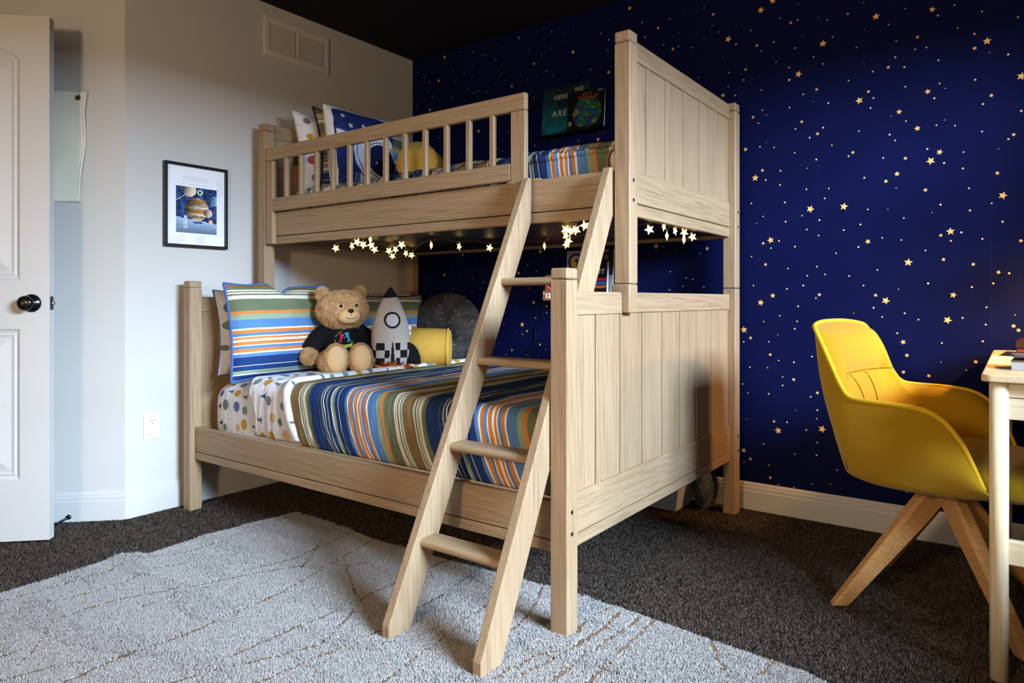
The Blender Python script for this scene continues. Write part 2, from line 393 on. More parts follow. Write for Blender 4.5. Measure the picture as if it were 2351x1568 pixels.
# ---- baseboards: profile swept along the wall foot
BP = [(0, 0), (.014, 0), (.014, .083), (.012, .088), (.012, .100), (.008, .106), (.008, .112), (.004, .119), (0, .122)]
def baseboard(name, p, q, m0=0., m1=0.):
    """room side is to the right of p->q; m0/m1 shift the outer edge along the run (mitres)"""
    p, q = Vector((*p, 0)), Vector((*q, 0)); d = (q-p).normalized(); n = Vector((d.y, -d.x, 0)); gg = G(); k = len(BP)
    vs = [e+n*a+d*(a*mm)+Vector((0, 0, z)) for e, mm in ((p, m0), (q, m1)) for a, z in BP]
    gg.add(vs, [(i, (i+1) % k, k+(i+1) % k, k+i) for i in range(k)]+[tuple(range(k))[::-1], tuple(range(k, 2*k))])
    return struct(gg.obj(name, TRIM))
T = math.tan(math.radians(22.5))
baseboard('baseboard_back', (0, 0), (XR, 0), 1, -1)
baseboard('baseboard_left', (0, -1.737), (0, 0), -T, -1)
baseboard('baseboard_angled', AQ, AP, 1, T)

# ---- door leaf, standing open against the angled wall
DU = Vector((-R2, -R2, 0)); DN = Vector((R2, -R2, 0)); DE = Vector((.069, -2.047, .012)); DW, DH, DT = .80, 2.022, .035
MD = Matrix(((DU.x, 0, DN.x, DE.x), (DU.y, 0, DN.y, DE.y), (0, 1, 0, DE.z), (0, 0, 0, 1)))   # local: x across, y up, z out of face
DOORP = plain('door_paint', (200, 196, 193), .5, .35, var=.015, scale=200, bump=.05)
def inset(poly, d):
    n = len(poly); out = []
    for i in range(n):
        a, b, c = (Vector((*poly[j % n], 0)) for j in (i-1, i, i+1))
        e1, e2 = (b-a).normalized(), (c-b).normalized(); n1, n2 = Vector((-e1.y, e1.x, 0)), Vector((-e2.y, e2.x, 0))
        mid = (n1+n2); mid = mid/max(mid.length_squared, 1e-6)*2; out.append((b.x+mid.x*d, b.y+mid.y*d))
    return out
import bmesh
def door_face(holes):
    bm = bmesh.new(); edges = []
    def loop(poly, z):
        vs = [bm.verts.new((p[0], p[1], z)) for p in poly]; return vs
    for poly in [[(0, 0), (DW, 0), (DW, DH), (0, DH)]]+holes:
        vs = loop(poly, 0); edges += [bm.edges.new((vs[i], vs[(i+1) % len(vs)])) for i in range(len(vs))]
    bmesh.ops.triangle_fill(bm, use_beauty=True, use_dissolve=False, edges=edges)
    gg = G(); bm.verts.index_update()
    gg.add([v.co for v in bm.verts], [tuple(v.index for v in f.verts) for f in bm.faces]); bm.free()
    for h in holes:
        loops = [(h, 0), (inset(h, .004), -.005), (inset(h, .014), -.009), (inset(h, .022), -.006), (inset(h, .030), -.009), (inset(h, .036), -.009), (inset(h, .072), -.0015)]
        for (a, za), (b, zb) in zip(loops, loops[1:]):
            n = len(a); gg.add([(p[0], p[1], za) for p in a]+[(p[0], p[1], zb) for p in b], [(i, (i+1) % n, n+(i+1) % n, n+i) for i in range(n)])
        gg.add([(p[0], p[1], -.0015) for p in loops[-1][0]], [tuple(range(len(h)))])
    # edges and back
    gg.add([(x, y, z) for z in (0, -DT) for x, y in ((0, 0), (DW, 0), (DW, DH), (0, DH))], [(7, 6, 5, 4), (0, 4, 5, 1), (1, 5, 6, 2), (2, 6, 7, 3), (3, 7, 4, 0)])
    gg.v = [tuple(MD @ Vector(p)) for p in gg.v]; return gg
lo = [(.105, .235), (DW-.105, .235), (DW-.105, .815), (.105, .815)]
top = [(.105+(DW-.21)*i/16, 1.855+.085*math.sin(math.pi*i/16)**.8) for i in range(17)]
up = [(.105, 1.005), (DW-.105, 1.005)]+top[::-1]
door = struct(door_face([lo, up]).obj('door_1', DOORP, base=tuple(DE)))
KN = plain('oil_rubbed_bronze', (22, 18, 18), .22, .6, .35, var=.1)
KM = MD @ Matrix.Translation((.062, .915, 0))
kb = G().lathe([(.0, 0), (.034, 0), (.035, .003), (.031, .009), (.018, .013), (.013, .018), (.012, .026), (.016, .032), (.026, .037), (.0285, .046), (.027, .054), (.020, .060), (.008, .0625), (0, .063)], 36, KM).obj('door_knob', KN, door, True)
G().lathe([(0, .062), (.0055, .062), (.0055, .0645), (0, .0645)], 16, KM).obj('lock_button', plain('satin_bronze', (120, 100, 60), .3, .5, .8), kb)
LM = MD @ Matrix.Translation((0, .915, -DT/2))
G().prism([(-.0012, -.026), (.0, -.026), (.0, .026), (-.0012, .026)], LM @ Matrix.Translation((0, 0, -.0115)), .023).obj('latch_plate', plain('dark_steel', (34, 34, 44), .4, .5, .6), door)
G().cyl(LM @ Vector((-.011, 0, 0)), LM @ Vector((.002, 0, 0)), .0075, n=16).obj('latch_bolt', plain('bright_steel', (190, 188, 190), .2, .6, .9), door, True)

# ---- carpet pile and rug
def tufts(name, P, rad, hgt, C, mat, parent=None, lean=.5, label=None, cat=None):
    n = len(P); th = rng.uniform(0, 2*np.pi, n); V = np.empty((n, 3, 3), np.float32)
    ln = rng.normal(0, lean, (n, 2))*np.asarray(hgt)[:, None]
    for k, sg_ in ((0, 1), (1, -1)):
        V[:, k, 0] = P[:, 0]+sg_*np.cos(th)*rad; V[:, k, 1] = P[:, 1]+sg_*np.sin(th)*rad; V[:, k, 2] = P[:, 2]
    V[:, 2, 0] = P[:, 0]+ln[:, 0]; V[:, 2, 1] = P[:, 1]+ln[:, 1]; V[:, 2, 2] = P[:, 2]+hgt
    idx = np.arange(n*3)
    me = bpy.data.meshes.new(name); me.vertices.add(n*3); me.loops.add(n*3); me.polygons.add(n)
    me.vertices.foreach_set('co', V.ravel()); me.loops.foreach_set('vertex_index', idx.ravel().astype(np.int32))
    me.polygons.foreach_set('loop_start', np.arange(n, dtype=np.int32)*3); me.update(calc_edges=True)
    at = me.color_attributes.new('col', 'FLOAT_COLOR', 'POINT'); c = np.ones((n, 3, 4), np.float32)
    c[:, :, :3] = C[:, None, :]; at.data.foreach_set('color', c.ravel())
    me.materials.append(mat); o = bpy.data.objects.new(name, me); COL.objects.link(o); o['kind'] = 'stuff'
    if parent: o.parent = parent; o.location = -WM[parent].translation; WM[o] = WM[parent]
    tag(o, label, cat); return o
RZ = .020       # rug pile top
rug_left = [onz(u, v, RZ) for u, v in ((0, 1360), (60, 1342), (170, 1310), (282, 1270), (345, 1268), (400, 1250), (500, 1219), (600, 1195), (680, 1173))]
rug_far = [onz(u, v, RZ) for u, v in ((760, 1199), (870, 1240), (1000, 1276), (1210, 1331), (1420, 1392), (1560, 1441), (1700, 1490), (1850, 1540), (1893, 1560))]
RUG = [(.50, -3.6), (.505, -2.8)]+[(p.x, p.y) for p in rug_left]+[(p.x, p.y) for p in rug_far]+[(2.735, -1.36), (2.745, -1.45), (2.75, -3.6)]
def inside(P, poly):
    x, y = P[:, 0], P[:, 1]; r = np.zeros(len(P), bool); n = len(poly)
    for i in range(n):
        (x1, y1), (x2, y2) = poly[i], poly[(i+1) % n]
        c = ((y1 > y) != (y2 > y)) & (x < (x2-x1)*(y-y1)/((y2-y1) if y2 != y1 else 1e-9)+x1); r ^= c
    return r
N = 1700000
P = np.stack([rng.uniform(-.75, 3.6, N), rng.uniform(-3.2, -.012, N), np.full(N, -.006)], 1)
dAng = (P[:, 0]-AP.x)*R2-(P[:, 1]-AP.y)*R2       # signed distance to the angled wall
dd = -(P[:, 0]-CX)*_s+(P[:, 1]-CY)*_c; uu = UC+FPX*((P[:, 0]-CX)*_c+(P[:, 1]-CY)*_s)/np.maximum(dd, .05)
see = (dd > .8) & (uu > -700) & (uu < 3000) & (rng.random(N) < np.minimum(1, (2.3/np.maximum(dd, .1))**1.4))
ok = see & np.where(P[:, 1] > AP.y, P[:, 0] > .012, dAng > .012) & ~inside(P, RUG)
P = P[ok]; r = rng.random(len(P))
C = np.array(lin((44, 36, 32)))[None]*(1-r[:, None])+np.array(lin((126, 111, 101)))[None]*r[:, None]**1.6
PILE = painted('pile', .95, spec=.1)
_nt = PILE.node_tree; _ge = _nt.nodes.new('ShaderNodeNewGeometry'); _mx = _nt.nodes.new('ShaderNodeMix'); _mx.data_type = 'VECTOR'
_mx.inputs[0].default_value = .35; _mx.inputs[4].default_value = (0, 0, 1); _nt.links.new(_ge.outputs['Normal'], _mx.inputs[5]); _nt.links.new(_mx.outputs[1], _nt.nodes['Principled BSDF'].inputs['Normal'])
tufts('carpet_pile', P, .0026, rng.uniform(.007, .012, len(P)), C, PILE, bpy.data.objects['floor'], .55)

RB = plain('rug_backing', (172, 165, 160), .95, .1, var=.1, scale=120, bump=.4)
g = G(); M0 = Matrix.Identity(4); g.prism(RUG[::-1], M0, RZ-.008)
rug = tag(g.obj('rug', RB, base=(1.6, -2.2, 0)), 'cream shag rug with thin brown lines, reaching under the bunk bed', 'rug')
LINES = [  # carved brown lines, photo pixels via crops
 (0, 1130, 2.351, "0,585 330,495 560,430 680,370 790,345 1000,320 1210,250 1400,190 1560,125 1690,112"),
 (0, 1130, 2.351, "0,660 180,615 640,490 820,410 1000,380"),
 (0, 1130, 2.351, "10,880 100,845"), (0, 1130, 2.351, "140,890 330,680 600,585 850,535 1000,515 1150,480 1400,430 1600,395 1640,385 1720,280 1820,165"),
 (0, 1130, 2.351, "760,615 960,545 1150,495"), (0, 1130, 2.351, "340,1025 600,905 820,830 1100,720 1440,570 1560,515 1780,385 2060,225"),
 (0, 1130, 2.351, "0,1005 180,965 290,935 640,880 800,835"), (0, 1130, 2.351, "920,1025 1000,1000 1180,955 1520,870 1750,800 1870,680 1990,550 2150,480"),
 (0, 1130, 2.351, "1060,970 1380,820 1560,740 1780,650 1960,565"), (0, 1130, 2.351, "1870,400 1910,520 1920,550"),
 (0, 1130, 2.351, "1850,390 2020,375 2180,370"), (0, 1130, 2.351, "1380,1025 1800,850 2060,740"), (0, 1130, 2.351, "1960,190 1700,300 1600,350 1300,420"),
 (700, 1100, 2.939, "510,1370 960,1045 1100,930 1250,835"), (700, 1100, 2.939, "1000,1370 1150,1260"),
 (700, 1100, 2.939, "1270,1340 1580,1180 1780,1150 2000,1010 2110,900"), (700, 1100, 2.939, "1400,1010 1500,920 1570,800 1600,730"),
 (700, 1100, 2.939, "770,860 950,760 1170,600"), (700, 1100, 2.939, "850,590 970,540"),
 (1200, 1250, 2.939, "440,930 680,700 880,510"), (1200, 1250, 2.939, "1270,650 1330,790 1410,930"), (1200, 1250, 2.939, "1540,930 1620,850 1720,765"),
 (1200, 1250, 2.939, "180,935 450,715 700,560 790,480"), (1200, 1250, 2.939, "370,590 410,530 590,420"), (1200, 1250, 2.939, "0,870 300,720 400,640 560,550 640,460"),
]
gl = G(); lp = []
for x0, y0, sc, s_ in LINES:
    pp = [onz(x0+float(a.split(',')[0])/sc, y0+float(a.split(',')[1])/sc, RZ) for a in s_.split()]
    L = sum((pp[i+1]-pp[i]).length for i in range(len(pp)-1)); n = max(6, int(L/.012)); q = spline(pp, n)
    q = [p+Vector((random.gauss(0, .002), random.gauss(0, .002), 0)) for p in q]
    for i in range(n-1):
        if random.random() < .12: continue
        a, b = q[i], q[i+1]; w = random.uniform(.0036, .0058); d = (b-a).normalized(); k = Vector((-d.y, d.x, 0))*w
        zz = Vector((0, 0, -.0045+random.uniform(0, .002))); gl.add([a-k+zz, a+k+zz, b+k+zz, b-k+zz], [(0, 1, 2, 3)])
    lp += [(p.x, p.y) for p in q]
gl.obj('woven_line', plain('brown_yarn', (122, 96, 72), .95, .1, var=.3, scale=400), rug, kind='stuff')
N = 1500000
P = np.stack([rng.uniform(.44, 2.76, N), rng.uniform(-3.3, -1.2, N), np.full(N, RZ-.010)], 1); dd = -(P[:, 0]-CX)*_s+(P[:, 1]-CY)*_c; uu = UC+FPX*((P[:, 0]-CX)*_c+(P[:, 1]-CY)*_s)/np.maximum(dd, .05)
P = P[inside(P, RUG) & (dd > .8) & (uu > -300) & (uu < 2650) & (rng.random(N) < np.minimum(1, (2.0/np.maximum(dd, .1))**1.3))]
lpA = np.array(lp); dist = np.full(len(P), 9.)
cell = {}
for x, y in lpA: cell.setdefault((int(x//.03), int(y//.03)), []).append((x, y))
ci = np.floor(P[:, :2]/.03).astype(int)
keys = {}
for i, (a, b) in enumerate(ci): keys.setdefault((a, b), []).append(i)
for (a, b), ids in keys.items():
    near = [q for da in (-1, 0, 1) for db in (-1, 0, 1) for q in cell.get((a+da, b+db), ())]
    if near:
        near = np.array(near); pi = P[ids]; dist[ids] = np.sqrt(((pi[:, None, :2]-near[None])**2).sum(2)).min(1)
keep = dist > .0068; P = P[keep]; dist = dist[keep]
nz = np.array([noise.noise(Vector((x*3.1, y*9.3, 0))) for x, y in P[:, :2]])     # shaggier and flatter bands
hg = np.where(nz > .12, rng.uniform(.009, .0150, len(P)), rng.uniform(.009, .0115, len(P)))
r = rng.random(len(P))[:, None]; C = np.array(lin((178, 172, 169)))*(1-r)+np.array(lin((204, 199, 197)))*r
tufts('rug_pile', P, .0026, hg, C, PILE, rug, np.where(nz > .12, .55, .22)[:, None])
# ================================================================== BUNK BED
hx0, hx1, fx0, fx1 = .070, .127, 2.036, 2.092
yb0, yb1, yl0, yl1, yu0, yu1 = -.134, -.077, -1.519, -1.462, -1.143, -1.087
XP = 2.066
bed = thing('bunk_bed', 'light oak twin-over-full bunk bed with plank panels, in the corner by the starry wall', 'bunk bed', (1.08, -.8, 0))
WX, WY, WZ = wood('x'), wood('y'), wood('z')
HOLE_SHADE = plain('hole_shade_dark', (20, 15, 12), .7)  # near-black colour standing in for the shade inside small openings
def post(x0, x1, y0, y1, z0, z1, cap=None):
    p = G().box(x0, x1, y0, y1, z0, (cap-.0012) if cap else z1, .003).obj('post', WZ, bed)
    if cap: G().box(x0+.0005, x1-.0005, y0+.0005, y1-.0005, cap+.0012, z1, .004).obj('post_cap', WZ, p)
    return p
pf = post(fx0, fx1, yl0, yl1, .012, 1.028, .996)
ph = post(hx0, hx1, yl0, yl1, 0, 1.024, .992)
for x0, x1 in ((hx0, hx1), (fx0, fx1)):
    post(x0, x1, yb0, yb1, 0, .989)
    pb = post(x0, x1, yb0, yb1, .9915, 1.802, 1.766)
    if x0 == fx0: pbf = pb
puf = post(fx0, fx1, yu0, yu1, .9915, 1.802, 1.766); puh = post(hx0, hx1, yu0, yu1, .9915, 1.802, 1.768)
G().box(fx0-.010, fx1, yu0-.001, yu1+.001, .897, .990, .004).obj('post_block', WZ, bed)
G().box(hx0, hx1+.004, yu0, yu1, .885, .989, .003).obj('post_block', WZ, bed)
def hole(p, y, z): G().cyl((fx1-.004, y, z), (fx1+.0006, y, z), .0062, n=16).obj('bolt_hole_shade', HOLE_SHADE, p)  # solid dark disc on the post, painted shade instead of a drilled hole
for p, y, zs in ((puf, -1.117, (1.324, 1.26)), (pf, -1.494, (.352, .292)), (pbf, -.099, (1.324, 1.26))):
    for z in zs: hole(p, y, z)
for z in (.339, .276): hole(pbf, -.099, z)

def panel(xa, xb, side, y0, y1, zt0, zt1, zb0, zb1, zg, ys, split=None):
    """framed plank panel across the bed; xa..xb thickness, side=+1 when the show face is xb"""
    out = xb if side > 0 else xa
    if split:
        n = 8; M = Matrix(((0, 0, 1, xa), (1, 0, 0, 0), (0, 1, 0, 0), (0, 0, 0, 1))); r = .012
        poly = [(y0, zt0), (split[0], zt0)]+[(split[0]-r+r*math.cos(a), zt1-r+r*math.sin(a)) for a in [math.pi/2*i/n for i in range(n+1)]]+[(y0, zt1)]
        G().prism(poly, M, xb-xa).obj('top_rail', WY, bed)
        G().box(xa, xb, split[1], y1, zt0, zt1).obj('top_rail', WY, bed)
    else: G().box(xa, xb, y0, y1, zt0, zt1).obj('top_rail', WY, bed)
    rl = G().box(xa, xb, y0, y1, zg+.0016, zb1).obj('bottom_rail', WY, bed)
    G().box(xa, xb, y0, y1, zb0, zg-.0016).obj('rail_moulding', WY, rl)
    d = .006*side
    for a, b in zip(ys, ys[1:]):
        G().box(min(xa, xa-d)+.004, max(xb, xb-d)-.006 if side > 0 else xb-.004, a+.0016, b-.0016, zb1-.002, zt0+.002, .0030).box(xb-.012, xb-.0046, a+.0018, min(a+.030, b-.004), zb1-.001, zt0+.001, .0012).obj('plank', WZ, bed)
    # thin backing so that no light passes between planks
    G().box(xa, xa+.003, y0, y1, zb1, zt0, 0).obj('panel_backing', WZ, bed)
panel(2.040, XP, 1, yl1, yb0, .897, .964, .232, .386, .268, [yl1, -1.307, -1.149, -.990, -.828, -.669, -.505, -.342, yb0], (-1.147, yu1))
panel(2.040, XP, 1, yu1, yb0, 1.731, 1.796, 1.215, 1.368, 1.258, [yu1, -.960, -.801, -.636, -.473, -.310, yb0])
panel(.085, .111, 1, yl1, yb0, .886, .953, .225, .380, .262, [yl1, -1.307, -1.149, -.990, -.828, -.669, -.505, -.342, yb0])
panel(.085, .111, 1, yu1, yb0, 1.741, 1.808, 1.213, 1.366, 1.256, [yu1, -.960, -.801, -.636, -.473, -.310, yb0])
# side rails
def side_rail(y0, y1, z0, zg, z1, x0=hx1, x1=fx0):
    r = G().box(x0, x1, y0, y1, zg+.0016, z1).obj('side_rail', WX, bed)
    G().box(x0, x1, y0, y1, z0, zg-.0016).obj('rail_moulding', WX, r)
side_rail(-1.497, -1.471, .228, .262, .372); side_rail(-.118, -.092, .228, .262, .372)
side_rail(-1.119, -1.093, 1.210, 1.248, 1.364, .135); side_rail(-.118, -.092, 1.210, 1.248, 1.364)
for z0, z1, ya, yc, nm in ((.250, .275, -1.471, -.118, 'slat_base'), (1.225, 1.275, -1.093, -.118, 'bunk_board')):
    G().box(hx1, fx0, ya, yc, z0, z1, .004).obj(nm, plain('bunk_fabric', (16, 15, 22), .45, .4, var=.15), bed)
# guard rail along the front of the upper bunk, one stile, one post, twelve slats
gr = G().box(.133, 1.682, yu0, -1.119, 1.614, 1.675, .003).obj('guard_rail', WX, bed)
G().box(.190, 1.6175, yu0, -1.120, 1.367, 1.430, .003).obj('lower_rail', WX, gr)
G().box(.133, .1885, yu0, -1.119, 1.210, 1.6125, .003).obj('stile', WZ, gr)
G().box(1.619, 1.682, yu0, -1.119, 1.210, 1.6125, .003).obj('stile', WZ, gr)
s0 = G().box(.275, .297, -1.141, -1.121, 1.427, 1.617, .003).obj('slat', WZ, gr)
for i in range(1, 12): mesh_copy(s0, 'slat', gr, (.1131*i, 0, 0))
# grab loop at the foot end of the upper bunk
lp_ = [(1.985, -1.085, 1.33), (1.985, -1.085, 1.40), (1.992, -1.085, 1.425), (2.005, -1.085, 1.438), (2.022, -1.085, 1.440), (2.034, -1.085, 1.43)]
g = G()
for a, b in zip(spline(lp_, 24), spline(lp_, 24)[1:]):
    t_ = (b-a).normalized(); nn = Vector((t_.z, 0, -t_.x))*.0035; w = Vector((0, .011, 0))
    g.add([a-nn-w, a+nn-w, a+nn+w, a-nn+w, b-nn-w, b+nn-w, b+nn+w, b-nn+w], [(0, 1, 5, 4), (1, 2, 6, 5), (2, 3, 7, 6), (3, 0, 4, 7)])
g.obj('grab_loop', plain('tan_leather', (128, 104, 84), .6), bed)

# ================================================================== LADDER
lad = thing('bed_ladder', 'slanted oak ladder with four rungs, hooked on the upper bunk', 'ladder', (1.86, -1.5, RZ-.004))
prof = [(-1.1445, 1.366), (-1.1445, 1.213), (-1.737, RZ-.004), (-1.820, RZ-.004), (-1.820, .052), (-1.163, 1.366)]
WLs = wood('z', rot=(math.radians(-26.6), 0, 0))
def ladder_side(x0, x1):
    M = Matrix(((0, 0, 1, x0), (1, 0, 0, 0), (0, 1, 0, 0), (0, 0, 0, 1)))
    o = G().prism(prof, M, x1-x0).obj('side_rail', WLs, lad)
    b = o.modifiers.new('edge', 'BEVEL'); b.width = .003; b.segments = 2; b.limit_method = 'ANGLE'
ladder_side(1.684, 1.712); ladder_side(2.005, 2.033)
for y, z in ((-1.321, 1.012), (-1.449, .759), (-1.576, .510), (-1.701, .258)):
    n = 8; r = .0125; poly = [(y+.068, z-.025), (y+.072, z-.02), (y+.072, z-.005), (y+.068, z)]
    poly += [(y+r-r*math.sin(a), z-r+r*math.cos(a)) for a in [math.pi*i/n for i in range(n+1)]]
    M = Matrix(((0, 0, 1, 1.712), (1, 0, 0, 0), (0, 1, 0, 0), (0, 0, 0, 1)))
    G().prism(poly[::-1], M, .293).obj('rung', WX, lad)

# ================================================================== BEDDING
NAVY, BLUE, ORG, WHT, OLV, SAGE, CRM, BRN = [rgba(c) for c in ((34, 58, 112), (86, 130, 188), (206, 128, 66), (236, 234, 228), (104, 114, 88), (142, 160, 136), (222, 212, 194), (146, 104, 60))]
STR = [(.932, NAVY), (.985, OLV), (.988, NAVY), (1.002, SAGE), (1.011, NAVY), (1.017, WHT), (1.021, NAVY), (1.034, SAGE), (1.040, NAVY), (1.060, WHT), (1.065, SAGE), (1.080, NAVY), (1.099, WHT), (1.102, NAVY),
       (1.138, BLUE), (1.152, WHT), (1.158, ORG), (1.172, BLUE), (1.184, WHT), (1.190, ORG), (1.204, WHT), (1.213, ORG), (1.223, WHT), (1.228, BLUE), (1.241, ORG), (1.254, WHT), (1.261, BLUE), (1.301, SAGE), (1.325, ORG), (1.338, OLV),
       (1.391, CRM), (1.407, OLV), (1.414, CRM), (1.422, OLV), (1.428, CRM), (1.433, OLV), (1.447, BRN), (1.455, OLV), (1.458, BRN), (1.472, OLV), (1.485, CRM), (1.491, OLV), (1.499, CRM), (1.507, OLV), (1.511, CRM), (1.525, OLV)]
PER = .6135
def stripe_mat(name='stripe_cloth', wr=(60, 5)):
    if name in MATS: return MATS[name]
    t = NT(name); uv = t.n('ShaderNodeUVMap', uv_map='uv'); sp = t.n('ShaderNodeSeparateXYZ'); t.l(uv.outputs[0], sp.inputs[0])
    jit = t.math('MULTIPLY', t.math('SUBTRACT', t.noise(uv.outputs[0], 22, 2), .5), .004)
    f = t.math('FRACT', t.math('DIVIDE', t.math('SUBTRACT', t.math('ADD', sp.outputs[0], jit), .932), PER))
    st = [((p-.932)/PER, c) for p, c in STR]
    a = t.ramp(f, st[:27], 'CONSTANT'); b = t.ramp(f, [(0, st[26][1])]+st[27:], 'CONSTANT')
    col = t.mix(t.math('GREATER_THAN', f, st[27][0]-1e-4), a, b)
    wv = t.noise(t.coord('UV', (900, 900, 1)), 1, 2); hz = t.noise(t.coord('UV', (40, 8, 1)), 1, 3)
    col = t.mix(.5, col, t.ramp(wv, [(.3, (.62, .62, .66, 1)), (.7, (1.22, 1.22, 1.2, 1))]), 'MULTIPLY')
    t.color(t.mix(.25, col, t.ramp(hz, [(.3, (.75, .75, .78, 1)), (.7, (1.15, 1.15, 1.15, 1))]), 'MULTIPLY'))
    wk = t.noise(t.coord('UV', (wr[0], wr[1], 1)), 1, 3, .6)
    t.bump(t.math('ADD', t.math('MULTIPLY', wk, 1.), t.math('MULTIPLY', wv, .06)), .55, .012)
    MATS[name] = t.done(.9, .12); return MATS[name]
def planet_mat(name='planet_cloth', sc=14., base=(226, 224, 228)):
    """white cotton printed with planets, rockets and specks"""
    if name in MATS: return MATS[name]
    t = NT(name); uv = t.n('ShaderNodeUVMap', uv_map='uv').outputs[0]
    vo = t.n('ShaderNodeTexVoronoi', feature='F1'); vo.inputs['Scale'].default_value = sc; vo.inputs['Randomness'].default_value = .55
    vo.voronoi_dimensions = '2D'; t.l(uv, vo.inputs['Vector'])
    rc = t.n('ShaderNodeSeparateColor'); t.l(vo.outputs['Color'], rc.inputs[0]); r1, r2, r3 = rc.outputs[0], rc.outputs[1], rc.outputs[2]
    loc = t.n('ShaderNodeVectorMath', operation='SUBTRACT')
    t.l(uv, loc.inputs[0]); t.l(vo.outputs['Position'], loc.inputs[1])
    ls = t.n('ShaderNodeSeparateXYZ'); t.l(loc.outputs[0], ls.inputs[0]); lx, ly = ls.outputs[0], ls.outputs[1]
    d = t.n('ShaderNodeVectorMath', operation='LENGTH'); t.l(loc.outputs[0], d.inputs[0]); d = d.outputs['Value']
    rad = t.math('ADD', .013, t.math('MULTIPLY', r2, .013))
    pl = t.math('LESS_THAN', d, rad)
    pc = t.ramp(r1, [(0, rgba((120, 124, 128))), (.3, rgba((196, 150, 62))), (.42, rgba((122, 142, 138))), (.53, rgba((196, 78, 84))), (.63, rgba((104, 116, 168))), (.74, rgba((214, 180, 134)))], 'CONSTANT')
    bands = t.math('SINE', t.math('MULTIPLY', t.math('ADD', lx, t.math('MULTIPLY', t.noise(uv, 40, 2), .03)), 900.))
    pc = t.mix(.35, pc, t.mix(t.math('GREATER_THAN', bands, .1), (.62, .6, .6, 1), (1.15, 1.12, 1.05, 1)), 'MULTIPLY')
    # rocket: slim body, swept fins
    ax = t.math('ABSOLUTE', ly)
    body = t.math('LESS_THAN', t.math('ADD', t.math('POWER', t.math('DIVIDE', lx, .019), 2.), t.math('POWER', t.math('DIVIDE', ly, .0065), 2.)), 1.)
    fin = t.math('MULTIPLY', t.math('LESS_THAN', ax, .014), t.math('LESS_THAN', t.math('ABSOLUTE', t.math('SUBTRACT', t.math('SUBTRACT', lx, .004), t.math('MULTIPLY', ax, .7))), .004))
    rk = t.math('MINIMUM', t.math('ADD', body, fin), 1.); isr = t.math('GREATER_THAN', r3, .70)
    rcol = t.mix(t.math('GREATER_THAN', r1, .5), rgba((96, 110, 124)), rgba((54, 96, 122)))
    msk = t.math('ADD', t.math('MULTIPLY', rk, isr), t.math('MULTIPLY', pl, t.math('SUBTRACT', 1., isr)))
    col = t.mix(isr, pc, rcol)
    v2 = t.n('ShaderNodeTexVoronoi', feature='F1'); v2.voronoi_dimensions = '2D'; v2.inputs['Scale'].default_value = sc*2.6; t.l(uv, v2.inputs['Vector'])
    spk = t.math('LESS_THAN', v2.outputs['Distance'], .05)
    cl = t.mix(msk, t.mix(spk, rgba(base), rgba((120, 118, 130))), col); t.color(cl)
    wk = t.noise(t.coord('UV', (28, 7, 1), (0, 0, .3)), 1, 3, .6); t.bump(wk, .5, .012)
    MATS[name] = t.done(.9, .12); return MATS[name]
STRIPE, PLANET = stripe_mat(), planet_mat()

def nz3(*a): return noise.noise(Vector(a))
def section(prof, t_):
    """point on polyline prof [(y,z)] at normalised arc length"""
    L = [0]
    for a, b in zip(prof, prof[1:]): L.append(L[-1]+math.hypot(b[0]-a[0], b[1]-a[1]))
    s = t_*L[-1]; i = max(k for k in range(len(prof)-1) if L[k] <= s+1e-9); f = (s-L[i])/max(L[i+1]-L[i], 1e-9)
    a, b = prof[i], prof[i+1]; return a[0]+(b[0]-a[0])*f, a[1]+(b[1]-a[1])*f, s
def arc(cy, cz, r, a0, a1, n=7): return [(cy+r*math.cos(a0+(a1-a0)*i/n), cz+r*math.sin(a0+(a1-a0)*i/n)) for i in range(n+1)]
def prof_over(yf, yb, z0, z1, r):
    return [(yf+.014, z0), (yf+.002, z0+.04), (yf-.003, z0+.09)]+arc(yf+r, z1-r, r, math.pi, math.pi/2)+[(yf+r+.25*(yb-yf), z1+.004), (yf+r+.5*(yb-yf), z1+.005), (yf+.78*(yb-yf), z1+.003)]+arc(yb-r, z1-r, r, math.pi/2, 0)+[(yb, z0)]
def cover(name, mat, prof, x0, x1, nx, ns, parent=None, amp=.004, dx=0., xfun=None, ends=True, usrc=None, close=None, base=None):
    """cloth lying over the mattress: cross-section prof swept along x, with folds"""
    def fn(a, b):
        y, z, s = section(prof, b)
        xa = xfun(s) if xfun else x0
        x = xa+(x1-xa)*a
        w = amp*(nz3(x*14, s*3, 1.3)+.6*nz3(x*45, s*5, 7.1)+.5*nz3(x*5, s*9, 3.))
        top = min(1, max(0, (z-prof[0][1])/.1))
        k = 1.
        if ends:       # turn the cloth down at its ends
            e = .03
            if x1-x < e and x1 > 1.9: k = 1-(1-(x1-x)/e)**2*.18
        zz = prof[0][1]+(z-prof[0][1])*k+w*top; yy = y+(w*.9 if b < .3 else 0)*(1-top*.3)
        return (x, yy, zz), ((x-xa+usrc) if usrc is not None else x, s)
    g = G().grid(nx, ns, fn)
    o = g.obj(name, mat, parent, True, base=base)
    sm = o.modifiers.new('thickness', 'SOLIDIFY'); sm.thickness = .006; sm.offset = -1
    return o
